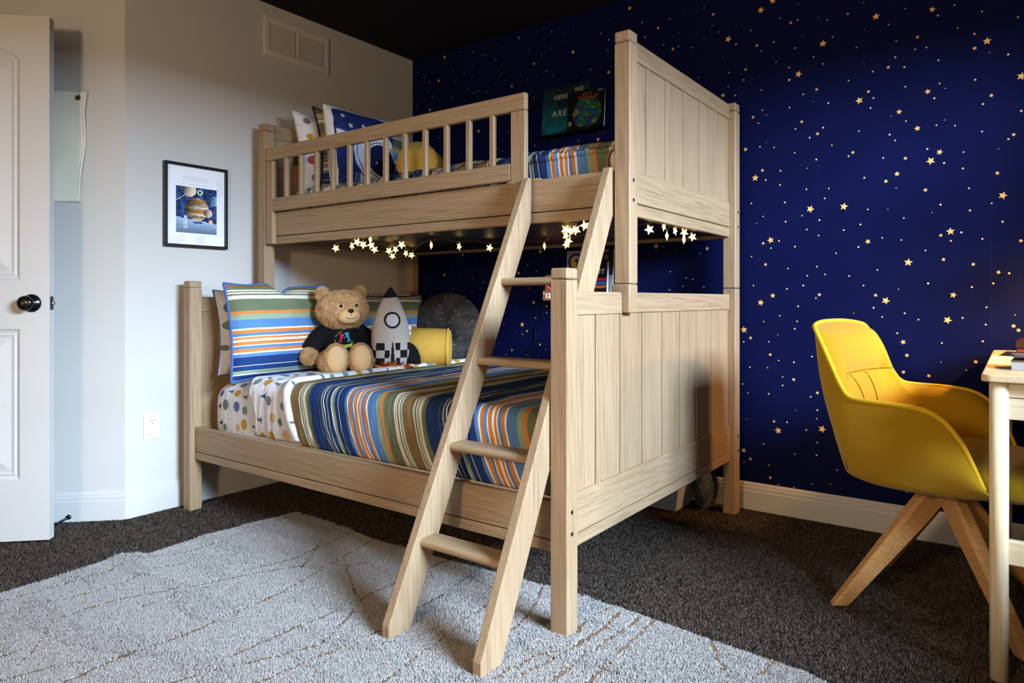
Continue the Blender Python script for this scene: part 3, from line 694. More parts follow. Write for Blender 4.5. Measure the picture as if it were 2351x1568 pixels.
def rounded_slab(name, mat, x0, x1, y0, y1, z0, z1, r, p=4., n=56, label=None, cat=None, rx=None):
    """mattress: super-ellipsoid in plan, rounded edges"""
    def fn(a, b):
        th = 2*math.pi*a; ct, st = math.cos(th), math.sin(th)
        sx = math.copysign(abs(ct)**(2/14), ct); sy = math.copysign(abs(st)**(2/14), st)
        cx_, cy_ = (x0+x1)/2, (y0+y1)/2; hx, hy = (x1-x0)/2, (y1-y0)/2
        # b: 0 bottom centre -> 1 top centre
        if b < .2: k, z = b/.2, z0; ins = r*.4*(1-0)
        H = z1-z0
        if b <= .2: q = b/.2; rr = (1, q); z = z0; off = r*.5; f = q
        elif b <= .8:
            q = (b-.2)/.6; z = z0+H*q; e = abs(2*q-1)**5; off = r*.9*e; f = 1
        else: q = (b-.8)/.2; z = z1; off = r*.9; f = 1-q
        X = cx_+sx*(hx-off)*f; Y = cy_+sy*(hy-off)*f
        z += (.004*nz3(X*6, Y*6, 2) if b > .5 else 0)
        return (X, Y, z), (X, Y+z)
    g = G().grid(n*4, 34, fn, True); return tag(g.obj(name, mat, None, True, base=((x0+x1)/2, (y0+y1)/2, z0)), label, cat)
mat_lo = rounded_slab('mattress', PLANET, .135, 2.026, -1.452, -.125, .276, .588, .10, label='full-size mattress in a white planet-print fitted sheet on the lower bunk', cat='mattress')
mat_up = rounded_slab('mattress', PLANET, .135, 2.026, -1.072, -.125, 1.276, 1.452, .06, label='twin mattress in a planet-print fitted sheet on the upper bunk', cat='mattress')
P1 = prof_over(-1.474, -.118, .374, .612, .07)
def xq(s): return .845-.035*min(1, s/.10) if s < .1 else .81-.045*min(1, (s-.1)/.16)
tag(cover('quilt', STRIPE, P1, .80, 2.028, 230, 200, amp=.006, xfun=xq, usrc=.814, base=(1.4, -.8, .374)), 'striped blue, orange and olive quilt on the lower bunk', 'quilt')
P2 = prof_over(-1.470, -.120, .375, .606, .065)
def xs(s): return .52+.03*math.sin(s*20)-.10*min(1, max(0, (s-.22)/.1))
sh = cover('top_sheet', PLANET, P2, .45, .845, 90, 170, amp=.007, xfun=xs, base=(.65, -.8, .375))
def fold(a, b):        # soft roll where the sheet is turned over the quilt
    y, z, s = section(prof_over(-1.478, -.12, .392, .618, .07), b); xx = xq(s)-.004; th = math.pi*(1.15-1.6*a); rr = .015+.003*nz3(s*9, 2, 1)
    up_ = Vector((0, -1, 0)) if s < .13 else Vector((0, 0, 1))
    if .13 <= s < .27: k = (s-.13)/.14; up_ = Vector((0, -(1-k), k)).normalized()
    p = Vector((xx-.022, y, z))+Vector((math.cos(th)*rr*1.6, 0, 0))+up_*(math.sin(th)*rr-.006)
    return p, (xx+a*.06, s)
G().grid(14, 150, fold).obj('sheet_fold', PLANET, sh, True)
tag(sh, 'white planet-print top sheet folded back over the striped quilt on the lower bunk', 'sheet')
P3 = prof_over(-1.084, -.118, 1.366, 1.482, .05)
tag(cover('quilt', STRIPE, P3, .86, 2.026, 200, 120, amp=.008, usrc=.263, base=(1.4, -.6, 1.366)), 'striped blue, orange and olive quilt on the upper bunk', 'quilt')
P4 = prof_over(-1.080, -.122, 1.367, 1.474, .05)
tag(cover('top_sheet', PLANET, P4, .40, .90, 90, 110, amp=.014, base=(.65, -.6, 1.367)), 'rumpled white planet-print top sheet on the upper bunk', 'sheet')

def pillow(name, w, h, t, mat, loc, lean, rz, label, uvfn=None, colfn=None, sag=0., trim=None, n=44, roll=0., cat='pillow', cc=.07, group=None, dent=None):
    """stuffed pillow, show face towards local +x, standing on its long edge"""
    g = G(); nn = n
    def mk(sd):
        def fn(a, b):
            u, v = 2*a-1, 2*b-1
            Y = w/2*u*(1-cc*(1-v*v)*u*u); Z = h/2*v*(1-cc*(1-u*u)*v*v)
            th = t/2*(max(0, 1-u**4)*max(0, 1-v**4))**.55
            X = sd*th*(1+.12*nz3(u*2.3, v*2.3, sd*3))+.006*nz3(u*5, v*5, 9)*(1-max(abs(u), abs(v))**6)
            if dent: dz = dent(u, v); Z += dz[0]; X += dz[1]
            Z -= sag*(1-u*u)*max(0, v)**2
            uv = uvfn(Y, Z) if uvfn else (Y+.31*len(label), Z)
            r = ((X, Y, Z+h/2), uv)
            return r+(colfn(Y, Z+h/2, sd),) if colfn else r
        g.grid(nn, nn, fn)
    mk(1); mk(-1)
    o = g.obj(name, mat, None, True, base=(0, 0, 0)); o.location = loc; o.rotation_euler = (roll, -lean, rz)
    WM[o] = Matrix.LocRotScale(Vector(loc), o.rotation_euler.to_quaternion(), None)
    tag(o, label, cat, group)
    if trim:
        path = []
        for i in range(160):
            q = i/159*4; k = int(min(q, 3.999)); f = q-k
            u, v = [(-1+2*f, 1), (1, 1-2*f), (1-2*f, -1), (-1, -1+2*f)][k]
            Y = w/2*u*(1-cc*(1-v*v)*u*u); Z = h/2*v*(1-cc*(1-u*u)*v*v); X = 0
            if dent: dz = dent(u, v); Z += dz[0]; X += dz[1]
            Z -= sag*(1-u*u)*max(0, v)**2
            path.append((X, Y, Z+h/2))
        G().tube(path, trim[1], 8, False).obj('piping', trim[0], o, True, local=True)
    return o
PIPE = plain('blue_rope_piping', (62, 96, 158), .8, var=.35, scale=420)
DPIPE = plain('navy_piping', (30, 40, 66), .8, var=.3, scale=420)
def dent1(u, v):       # the crease in the top edge of the leaning sham
    k = math.exp(-((u+.05)/.16)**2)*max(0, v)**3
    return (-.035*k+.018*math.exp(-((u+.28)/.2)**2)*max(0, v)**4, .02*k)
su = lambda Y, Z: (1.252+(Z), Y)
ST2 = stripe_mat('stripe_sham', (9, 9))
# lower bunk
pillow('pillow', .66, .385, .15, PLANET, (.205, -1.105, .60), .10, 0, 'white planet-print pillow against the headboard, behind the upright striped sham', trim=(PIPE, .003))
pillow('pillow', .62, .385, .15, PLANET, (.205, -.455, .60), .10, 0, 'white planet-print pillow half hidden behind the shadowed sham and moon pillow', trim=(PIPE, .003))
pillow('pillow_sham', .57, .43, .15, ST2, (.352, -1.180, .585), .13, .04, 'bright striped pillow sham with blue rope edge, propped beside the teddy bear', su, dent=dent1, trim=(PIPE, .006))
pillow('pillow_sham', .56, .375, .13, ST2, (.335, -.50, .597), .16, -.05, 'striped pillow sham in shade behind the rocket cushion', su, trim=(DPIPE, .005))
# upper bunk
pillow('pillow', .64, .43, .14, PLANET, (.215, -.705, 1.462), .10, 0, 'white planet-print pillow with a peaked corner on the upper bunk', cc=.12)
pillow('pillow_sham', .62, .44, .13, ST2, (.315, -.655, 1.462), .12, 0, 'dark striped pillow sham with navy edge on the upper bunk', su, trim=(DPIPE, .005), cc=.12)
def astro(Y, Z, sd):
    y, z = Y/.44, (Z-.215)/.43      # -.5..+.5
    W_, N_ = lin((224, 222, 218)), lin((28, 44, 104))
    if sd < 0 or max(abs(y), abs(z)) > .44: return W_
    c = N_
    for a, b, r in ((-.33, .36, .018), (-.25, .25, .02), (-.05, .27, .022), (-.2, .15, .018), (.35, .33, .016), (-.36, .02, .016), (.38, -.3, .02)):
        th = math.atan2(z-b, y-a); rr = math.hypot(y-a, z-b)
        if rr < r*(1.25+.5*math.cos(5*th-1.57)): c = W_
    dy, dz = y-.10, z+.06; q = math.hypot(dy, dz)
    if q < .36: c = lin((214, 219, 228))
    if .342 < q < .36 or (abs(q-.30) < .006 and dy < 0): c = lin((46, 62, 126))
    if -.42 < y < -.10 and abs(z-.10+.3*(y+.2)) < .045 and q > .36: c = lin((205, 210, 220))
    if -.42 < y < -.10 and .03 < abs(z-.10+.3*(y+.2)) < .045 and q > .36: c = lin((60, 78, 140))
    q2 = math.hypot((dy-.07), (dz+.05)/.88)
    if q2 < .26: c = lin((52, 68, 132))
    if q2 < .245: c = lin((224, 228, 234))
    if q2 < .225: c = lin((20, 30, 80))
    if q2 < .22 and (math.hypot(dy-.10, dz-.02) < .022 or math.hypot(dy-.20, dz+.09) < .02): c = lin((196, 52, 60))
    if q2 < .22 and math.hypot(dy+.02, dz+.08) < .012: c = W_
    if z < -.30 and abs(dy) < .34 and q > .36: c = lin((200, 206, 216)) if int((dy+1)*18) % 4 else lin((70, 88, 140))
    return c
pillow('cushion', .44, .43, .13, painted('print_cloth', .9), (.43, -.765, 1.470), .15, 0, 'navy cushion with a white border and an astronaut helmet print on the upper bunk', colfn=astro, n=150, cc=.05, cat='cushion')
MUST = plain('mustard_cloth', (206, 164, 74), .9, .1, var=.08, scale=60, bump=.25)
def bolster(loc, az, L, r, label):
    M = Matrix.Translation(loc) @ Matrix.Rotation(az, 4, 'Z') @ Matrix.Rotation(math.pi/2, 4, 'Y'); g = G(); n = 64
    pr = [(.0, 0), (r*.5, -.012), (r*.86, -.010), (r*.97, 0), (r, .004), (r*.985, .010), (r*.975, .02), (r*1.0, .06), (r*1.01, L/2), (r, L-.06), (r*.975, L-.02), (r*.985, L-.010), (r, L-.004), (r*.97, L), (r*.86, L+.010), (r*.5, L+.012), (0, L)]
    g.lathe(pr, n, M)
    o = tag(g.obj('bolster', MUST, None, True), label, 'cushion')
    for z in (.003, L-.003):
        G().tube([M @ Vector((r*1.005*math.cos(a), r*1.005*math.sin(a), z)) for a in [2*math.pi*i/48 for i in range(49)]], .0028, 6, False).obj('piping', MUST, o, True)
    return o
bolster((.521, -.721, .606+.094), math.radians(36), .32, .097, 'mustard round bolster lying behind the rocket cushion')
bolster((.84, -.82, 1.486+.09), math.radians(118), .34, .095, 'mustard round bolster on the upper bunk quilt')
# round moon cushion
MO = Matrix.Translation((.50, -.235, .785)) @ Matrix.Rotation(math.radians(-62), 4, 'Z') @ Matrix.Rotation(math.radians(90-12), 4, 'Y')
def moon(a, b):
    th = 2*math.pi*a; ph = math.pi*b; r = .20
    p = Vector((r*math.sin(ph)**.7*math.cos(th), r*math.sin(ph)**.7*math.sin(th), .055*math.cos(ph)))
    q = p*16; v = .5+.5*noise.fractal(q, 1, 2, 5); m_ = max(0, nz3(q.x*.4, q.y*.4, 4.7))
    c = .020+.055*v-.06*m_
    d, _ = noise.voronoi(q*2.2); k = d[0]
    if k < .09: c += .16
    elif k < .16: c *= .6
    if nz3(q.x*5, q.y*5, 1.7) > .52: c += .13
    return MO @ p, (a, b), (max(.008, c*1.0), max(.008, c*.86), max(.008, c*.86))
g = G().grid(150, 90, moon, True)
tag(g.obj('moon_cushion', painted('plush_print', .95, 500), None, True), 'round dark grey cushion printed like the cratered moon', 'cushion')
# ================================================================== TEDDY BEAR
BA = math.radians(-30); BL = Vector((.482, -.962, .606))
bear = thing('teddy_bear', 'tan plush teddy bear in a black printed T-shirt, sitting on the lower bunk', 'teddy bear', BL, BA)
FURB = plain('bear_plush', (204, 168, 124), .95, .1, var=.15, scale=60, bump=.5)
SOLE = plain('bear_suede', (222, 186, 138), .9, .1, var=.05)
BLACK = plain('black_jersey', (18, 18, 21), .9, .15, var=.2, scale=50, bump=.3)
HM = Matrix.Translation((.012, 0, .288)) @ Matrix.Rotation(math.radians(9), 4, 'Z') @ Matrix.Rotation(math.radians(2), 4, 'X')
FUR = []       # (centre, radii, matrix, weight)
def furry(name, c, r, M=None, w=1., par=bear, mat=FURB):
    o = G().ell(c, r, 28, 20, M).obj(name, mat, par, True, local=True); FUR.append((Vector(c), r, M or Matrix.Identity(4), w)); return o
head = furry('head', (0, 0, 0), (.098, .120, .090), HM, 1.3)
for sy in (-1, 1):
    furry('ear', (-.01, sy*.090, .078), (.016, .029, .030), HM, .25)
muz = G().ell((.088, 0, -.030), (.036, .054, .037), 28, 18, HM).obj('muzzle', SOLE, bear, True, local=True)
G().ell((.118, 0, -.006), (.010, .0135, .010), 20, 14, HM).obj('nose', plain('black_nose', (12, 11, 11), .25, .5), muz, True, local=True)
G().tube([HM @ Vector((.1215, 0, -.012)), HM @ Vector((.1238, 0, -.028)), HM @ Vector((.121, 0, -.036))], .0011, 6).obj('mouth', BLACK, muz, True, local=True)
sm_ = [HM @ Vector((.0885+.036*math.sqrt(max(.05, 1-(.026*a/.054)**2-((-.012+.008*a*a)/.037)**2)), .026*a, -.042+.008*a*a)) for a in [-1+2*i/18 for i in range(19)]]
G().tube(sm_, .0012, 6).obj('mouth', BLACK, muz, True, local=True)
for sy in (-1, 1):
    e = G().ell((.091, sy*.037, .018), (.006, .0078, .0078), 18, 12, HM).obj('eye', plain('black_nose', (12, 11, 11)), bear, True, local=True)
# shirt: torso and sleeves in one mesh
g = G().ell((-.01, 0, .125), (.080, .098, .105), 36, 24, jit=.05)
for sy in (-1, 1):
    pts = [Vector((-.005, sy*.075, .178)), Vector((.012, sy*.112, .150)), Vector((.030, sy*.138, .118)), Vector((.042, sy*.150, .100))]
    g.tube(spline(pts, 14), [.046+(.040-.046)*i/13 for i in range(14)], 20)
shirt = g.obj('shirt', BLACK, bear, True, local=True)
for sy in (-1, 1):
    furry('paw', (.056, sy*.158, .076), (.036, .036, .036), None, .5)
    Mleg = Matrix.Translation((.060, sy*.068, .050)) @ Matrix.Rotation(sy*math.radians(14), 4, 'Z')
    furry('leg', (0, 0, 0), (.105, .050, .050), Mleg, 1.)
    Mf = Matrix.Translation((.150, sy*.056+.004, .064)) @ Matrix.Rotation(sy*math.radians(10), 4, 'Z') @ Matrix.Rotation(math.radians(-10), 4, 'Y')
    furry('foot', (0, 0, 0), (.036, .052, .068), Mf, .6)
    G().ell((.016, 0, 0), (.0225, .043, .060), 28, 20, Mf).obj('foot_pad', SOLE, bear, True, local=True)
# fur strands
vs, fs, cs = [], [], []
tot = sum(w for *_, w in FUR); c0, c1, c2 = np.array(lin((186, 142, 94))), np.array(lin((232, 198, 152))), np.array(lin((246, 222, 184)))
for c, r, M, w in FUR:
    R3 = M.to_3x3()
    for _ in range(int(70000*w/tot)):
        d = Vector(rng.normal(size=3)).normalized(); p = M @ (c+Vector((d.x*r[0], d.y*r[1], d.z*r[2])))
        n = (R3 @ Vector((d.x/r[0], d.y/r[1], d.z/r[2]))).normalized()
        if (p.x > .055 and p.z > .195 and abs((HM.inverted() @ p).y) < .050 and -.064 < (HM.inverted() @ p).z < .000): continue   # muzzle
        hp = HM.inverted() @ p
        if p.z > .22 and hp.x > .05 and abs(abs(hp.y)-.037) < .012 and abs(hp.z-.018) < .012: continue
        if p.x > .160 and p.z < .14: continue
        if (p.x+.01)**2/.0064+p.y**2/.0096+(p.z-.125)**2/.011 < 1: continue
        L = random.uniform(.008, .016); t_ = Vector(rng.normal(size=3)); t_ = (t_-n*t_.dot(n)).normalized()
        tip = p+(n*.75+t_*.55+Vector((0, 0, -.25)))*L; k = n.cross(t_)*.0010; i = len(vs)
        vs += [tuple(p-k), tuple(p+k), tuple(tip)]; fs.append((i, i+1, i+2))
        q = .5+.7*nz3(p.x*40, p.y*40, p.z*40)+random.uniform(-.25, .25); cc = c0*(1-q)+c1*q if q < 1 else c2; cc = np.clip(cc, .02, .9); cs += [tuple(cc)]*3
g = G(); g.v, g.f, g.col, g.uv = vs, fs, cs, None
g.obj('fur', painted('fur_strands', .9), bear, False, local=True, kind='stuff')
# print on the shirt: lime band, two jumping figures, lettering in an arc
def on_torso(y, z, lift=.0015):
    k = 1-(y/.098)**2-((z-.125)/.105)**2; return Vector((-.01+.080*math.sqrt(max(k, .02))*1.03+lift, y, z))
def decal(name, polys, mat, lift=.0022):
    g = G()
    for poly in polys:
        n = len(poly); cxy = (sum(p[0] for p in poly)/n, sum(p[1] for p in poly)/n); i = len(g.v)
        rings = [poly, [((p[0]+cxy[0])/2, (p[1]+cxy[1])/2) for p in poly]]
        g.add([on_torso(*p, lift) for p in rings[0]]+[on_torso(*p, lift) for p in rings[1]]+[on_torso(*cxy, lift)], [(k, (k+1) % n, n+(k+1) % n, n+k) for k in range(n)]+[(n+k, n+(k+1) % n, 2*n) for k in range(n)])
    return g.obj(name, mat, shirt, False, local=True)
def limb(a, b, w): d = Vector((b[0]-a[0], b[1]-a[1])).normalized(); k = (-d.y*w, d.x*w); return [(a[0]-k[0], a[1]-k[1]), (a[0]+k[0], a[1]+k[1]), (b[0]+k[0]*.6, b[1]+k[1]*.6), (b[0]-k[0]*.6, b[1]-k[1]*.6)]
def figure(cx_, cz, s, fl):
    P_ = lambda a, b: (cx_+fl*a*s, cz+b*s)
    hd = [P_(-.006+.008*math.cos(t_), .022+.008*math.sin(t_)) for t_ in [2*math.pi*i/10 for i in range(10)]]
    return [hd, limb(P_(0, .016), P_(.006, -.004), .0055*s), limb(P_(.004, .012), P_(.006, .034), .0026*s), limb(P_(.002, .012), P_(-.016, .004), .0026*s), limb(P_(.006, -.002), P_(0, -.020), .0032*s), limb(P_(.006, -.002), P_(.016, -.018), .0032*s)]
decal('shirt_print', figure(-.014, .150, .85, -1), plain('print_red', (206, 40, 74), .7))
decal('shirt_print', figure(.014, .153, .95, 1), plain('print_cyan', (40, 170, 196), .7))
decal('shirt_print', [[(-.034, .124), (-.017, .1225), (0, .1225), (.017, .125), (.034, .130), (.033, .112), (.017, .109), (0, .108), (-.017, .109), (-.032, .111)], limb((-.036, .134), (-.034, .112), .0018), limb((.036, .138), (.034, .114), .0018)], plain('print_lime', (176, 196, 52), .7))
for i, ch in enumerate('20 YEARS'):
    a = math.radians(196-i*12.5); p = on_torso(.0395*math.cos(a), .143+.0395*math.sin(a), .0025)
    text_mesh('lettering', ch, .0105, plain('print_lime', (176, 196, 52)), shirt, Matrix.Translation(p) @ Matrix.Rotation(math.radians(90), 4, 'Z') @ Matrix.Rotation(math.radians(90-12), 4, 'X') @ Matrix.Rotation(a-math.pi/2, 4, 'Z')) if ch != ' ' else None

# ================================================================== ROCKET CUSHION
RA = math.radians(-33); RL = Vector((.677, -.832, .606))
rk = thing('rocket_cushion', 'grey plush rocket cushion with a black nose, black fins and checked skirt', 'cushion', RL, RA)
RW = [(0, .030), (.05, .072), (.12, .084), (.2, .089), (.33, .092), (.45, .0905), (.58, .082), (.70, .066), (.80, .050), (.875, .035), (.93, .024), (.97, .013), (1., .002)]
def rwid(t_):
    for (a, x), (b, y) in zip(RW, RW[1:]):
        if a <= t_ <= b: return x+(y-x)*(t_-a)/(b-a)
    return .002
OAT, BLK = lin((176, 168, 162)), lin((24, 24, 27))
def rock(a, b):
    th = 2*math.pi*a; z = .395*b; w = rwid(b); y = w*math.sin(th); x = .055*math.cos(th)*(w/.092)**.8
    c = OAT; front = math.cos(th) > -.1
    if b > .872+.006*math.sin(y*60): c = BLK
    q = math.hypot(y, (z-.238))
    if front and .0295 < q < .0395: c = BLK
    if front and q <= .0295: c = lin((186, 186, 190))
    if .02 < z < .132:
        r_ = int((z-.024)/.036); cl = math.floor((y+.0185*20)/.037)
        if (r_+cl) % 2 == 0 and z > .024: c = BLK
        if front and abs(y) < .012+.006*(1-z/.132): c = OAT
    if front and z < .138 and abs(y) < .0115*(1-z/.138)**.5: c = BLK
    return (x, y, z), (a, b), c
g = G().grid(220, 240, rock, True); g.obj('body', painted('knit_print', .95, 700), rk, True, local=True)
FIN = plain('black_felt', (22, 22, 25), .95, .1, var=.2, scale=200, bump=.3)
for sy in (-1, 1):
    out = [(.070, .136), (.092, .130), (.114, .116), (.132, .092), (.144, .060), (.147, .028), (.142, .002), (.134, -.006), (.122, .004), (.110, .018), (.094, .026), (.074, .030)]
    g = G(); n = len(out); cy_, cz_ = .100, .062
    for sx_ in (-1, 1):
        i = len(g.v); ring = [(0, sy*a, b) for a, b in out]+[(sx_*.012, sy*(cy_+(a-cy_)*.6), cz_+(b-cz_)*.6) for a, b in out]+[(sx_*.016, sy*cy_, cz_)]
        g.add(ring, [(k, (k+1) % n, n+(k+1) % n, n+k) for k in range(n)]+[(n+k, n+(k+1) % n, 2*n) for k in range(n)])
    g.obj('fin', FIN, rk, True, local=True)
for k in range(90):
    c = random.choice(((150, 40, 30), (176, 62, 34), (204, 150, 62), (120, 30, 26)))
    x, y = random.uniform(.02, .075), random.uniform(-.070, .085); pts = [(x-.02, y, .012), (x, y+random.uniform(-.02, .02), random.uniform(.012, .05-.25*abs(y))), (x+random.uniform(0, .03), y+random.uniform(-.03, .03), random.uniform(.003, .026))]
    if k == 0: yarn = {}
    yarn.setdefault(c, G()).tube(spline(pts, 7), .0024, 5)
for c, gg in yarn.items(): gg.obj('flame_yarn', plain(f'yarn_{c[0]}_{c[1]}', c, .9), rk, True, local=True, kind='stuff')
for z, s in ((.200, 1), (.176, .9)):
    G().box(.006, .008, .084, .084+.014*s, z-.011, z+.008, .0005).obj('care_tag', plain('white_tag', (226, 222, 224), .8), rk, local=True)

# ================================================================== STAR STRING LIGHTS
sl = thing('string_lights', 'string of glowing yellow star lights hung under the upper bunk', 'string lights', (1.3, -.8, 1.18))
SPX = [(771, 570, .2), (808, 565, 1.2), (820, 556, .1), (834, 562, .3), (850, 549, 1.4), (852, 563, .6), (860, 573, .2), (893, 576, .3), (908, 573, .8), (901, 588, 0), (922, 562, .3), (932, 582, .9), (945, 586, .2), (990, 563, 1.45), (1054, 566, 1.0), (1124, 569, .4), (1250, 565, 1.35), (1299, 527, .3), (1310, 531, .8), (1322, 528, .2), (1343, 518, .1), (1299, 541, .7), (1305, 553, .2), (1300, 562, .4), (1491, 527, .1), (1524, 520, 1.0), (1531, 541, 1.4), (1550, 530, .9), (1571, 534, .2), (1570, 550, 1.0), (1590, 544, .2)]
t = NT('star_glow')
t.color(rgba((250, 214, 140))); t.b.inputs['Emission Color'].default_value = (1, .64, .20, 1); t.b.inputs['Emission Strength'].default_value = 4.0
GLOW = t.done(.4); CAPM = plain('clear_cap', (190, 180, 150), .3, .5)
cable = []
for i, (u, v, tw) in enumerate(SPX):
    p = onz(u, v, 1.183)
    p.y = max(min(p.y, -.16), -1.06); p.x = min(max(p.x, .18), 2.02)
    if not (-1.06 < onz(u, v, 1.183).y < -.16 and onz(u, v, 1.183).x < 2.02):      # keep on its line of sight, under the bunk
        q = onx(u, v, 2.015) if onz(u, v, 1.183).x >= 2.02 else ony(u, v, -1.055); p = q
    R_ = .0195; g = G(); M = Matrix.Translation(p) @ Matrix.Rotation(YAW+tw*.95, 4, 'Z') @ Matrix.Rotation(random.uniform(-.35, .35), 4, 'Y')
    n = 10; vs = [M @ Vector((0, -.0065, 0)), M @ Vector((0, .0065, 0))]
    for k in range(n):
        a = -math.pi/2+math.pi*k/5; r_ = R_ if k % 2 == 0 else R_*.46; vs.append(M @ Vector((r_*math.cos(a), 0, r_*math.sin(a))))
    g.add(vs, [(0, 2+k, 2+(k+1) % n) for k in range(n)]+[(1, 2+(k+1) % n, 2+k) for k in range(n)])
    so = g.obj('star_light', GLOW, sl)
    G().cyl(p+Vector((0, 0, .008)), p+Vector((0, 0, .022)), .0022, .0016, 8).obj('socket', CAPM, so)
    cable.append(p+Vector((0, 0, .022)))
pts = []
for a, b in zip(cable, cable[1:]):
    m_ = (a+b)/2; m_.z = min(1.2235, max(a.z, b.z)+(.006 if (a-b).length < .3 else .012)); pts += [a, m_]
pts.append(cable[-1])
for q in pts: q.z = min(q.z, 1.2222)
G().tube(spline(pts, len(pts)*5), .0009, 5).obj('cable', plain('clear_wire', (150, 140, 120), .25, .6), sl, True)

# ================================================================== THINGS ON THE WALLS
# return-air grille on the white wall
gy0, gy1, gz0, gz1 = -1.067, -.662, 2.187, 2.386
vent = thing('air_vent', 'white return air grille with louvres high on the white wall', 'vent', (0, (gy0+gy1)/2, gz0))
VM = plain('vent_enamel', (214, 209, 198), .45, .4, var=.01)
b_ = .030; ym = (gy0+gy1)/2
G().box(.0, .0035, gy0+.004, gy1-.004, gz0+.004, gz1-.004, 0).obj('backing', plain('vent_dark', (26, 22, 18), .8), vent)
for a, b, c, d in ((gy0, gy1, gz1-b_, gz1), (gy0, gy1, gz0, gz0+b_), (gy0, gy0+b_, gz0+b_, gz1-b_), (gy1-b_, gy1, gz0+b_, gz1-b_), (ym-.008, ym+.008, gz0+b_, gz1-b_)): G().box(.0005, .010, a, b, c, d, .0015).obj('frame', VM, vent)
nl = 12
for y0, y1 in ((gy0+b_, ym-.008), (ym+.008, gy1-b_)):
    for k in range(nl):
        z = gz0+b_+(gz1-gz0-2*b_)*(k+.5)/nl; hh = (gz1-gz0-2*b_)/nl*.72
        G().add([(.0035, y0+.003, z+hh), (.0035, y1-.007, z+hh), (.0095, y1-.007, z-hh*.85), (.0095, y0+.003, z-hh*.85), (.0042, y0+.003, z+hh+.0006), (.0042, y1-.007, z+hh+.0006), (.0102, y1-.007, z-hh*.85+.0006), (.0102, y0+.003, z-hh*.85+.0006)], [(0, 1, 2, 3), (7, 6, 5, 4), (0, 4, 5, 1), (2, 6, 7, 3), (1, 5, 6, 2), (0, 3, 7, 4)]).obj('louvre', VM, vent)
for y in (gy0+.012, gy1-.012): G().cyl((.009, y, (gz0+gz1)/2), (.0112, y, (gz0+gz1)/2), .004, n=12).obj('screw', VM, vent)

# framed space print
py0, py1, pz0, pz1 = -1.577, -1.274, 1.181, 1.564
pic = thing('framed_print', 'black framed space print with a signed white border on the white wall', 'picture', (0, (py0+py1)/2, pz0))
FB = plain('black_frame', (14, 14, 17), .35, .4); fw = .013
for a, b, c, d in ((py0, py1, pz1-fw, pz1), (py0, py1, pz0, pz0+fw), (py0, py0+fw, pz0+fw, pz1-fw), (py1-fw, py1, pz0+fw, pz1-fw)): G().box(.001, .024, a, b, c, d, .0015).obj('frame', FB, pic)
mount = G().box(.001, .012, py0+fw, py1-fw, pz0+fw, pz1-fw, 0).obj('mount', plain('mount_board', (232, 232, 238), .6, var=.01), pic)
def art(a, b):
    u, v = a, b
    n1 = .5+.5*nz3(u*9, v*9, 1); n2 = .5+.5*nz3(u*28, v*28, 5)
    c = np.array(lin((14, 34, 84)))*(.5+1.3*n1)+np.array(lin((30, 110, 190)))*max(0, n1-.45)*1.6*n2
    if nz3(u*90, v*90, 2) > .52: c = np.array((.75, .82, .9))
    def disc(cx_, cy_, r, f):
        nonlocal c
        q = math.hypot(u-cx_, (v-cy_)*1.2)
        if q < r: c = np.array(f((u-cx_)/r, (v-cy_)*1.2/r))*min(1, max(.08, .65+.75*(u-cx_)/r-.2*(v-cy_)/r))
    tan = lambda x, y: np.array(lin((236, 214, 180)))*(.62+.38*math.sin(y*11+2.2*nz3(x*3, y*6, 1))) if math.sin(y*7) > -.5 else np.array(lin((190, 120, 50)))
    disc(.32, .93, .17, lambda x, y: lin((226, 206, 184)))
    disc(.50, .53, .30, tan)
    disc(.92, .74, .13, lambda x, y: lin((150, 190, 220)) if nz3(x*3, y*3, 4) > -.1 else lin((60, 110, 170)))
    disc(.78, .46, .11, lambda x, y: lin((214, 190, 176)))
    q = math.hypot(u-.58, (v-.90)*1.1)
    if .035 < q < .068: c = np.array(lin((190, 214, 150)))
    if abs((v-.78)-(u-.15)*.62) < .008 and u < .30: c = np.array(lin((200, 190, 180)))
    hor = .335-.10*u+.02*nz3(u*8, 0, 3)
    if v < hor: c = np.array(lin((150, 176, 208)))*(.35+.75*(v/hor)**1.2)*(.7+.6*n2)
    # astronaut and rover
    if (abs(u-.22) < .055 and .22 < v < .31) or math.hypot(u-.23, (v-.345)*1.2) < .04 or (abs(u-.195) < .018 and .10 < v < .24) or (abs(u-.255) < .018 and .10 < v < .24): c = np.array(lin((196, 204, 216)))*(.5+.8*n2)
    if abs(u-.53) < .11 and abs(v-.235) < .014 or abs(u-.56) < .03 and .23 < v < .30: c = np.array(lin((30, 34, 50)))+(.3 if v > .25 else 0)
    if math.hypot((u-.85), (v-.27)) < .05: c = np.array(lin((240, 190, 120)))
    return (.0125, -1.577+.055+.196*a, 1.248+.212*b), (a, b), tuple(np.clip(c, 0, .95))
G().grid(110, 130, art).obj('print', painted('paper_print', .5), mount)
INK = plain('pencil_ink', (150, 152, 172), .9, var=.3, scale=900)
g = G()
def scribble(y0, z0, n, L, dz, sl_=0.):
    for k in range(n):
        q = [Vector((.0126, y0+L*i/14+.004*k*sl_, z0-dz*k+.0016*math.sin(i*2.3+k)*random.uniform(.4, 1)+sl_*L*i/14)) for i in range(15)]
        for a, b in zip(q, q[1:]):
            w = Vector((0, 0, .0005)); g.add([a-w, b-w, b+w, a+w], [(0, 1, 2, 3)])
scribble(-1.49, 1.505, 3, .12, .008); scribble(-1.325, 1.50, 8, .03, .009); scribble(-1.555, 1.215, 5, .07, .007, .35); scribble(-1.43, 1.232, 5, .05, .007); scribble(-1.51, 1.472, 1, .14, .008)
g.obj('handwriting', INK, mount, kind='stuff')

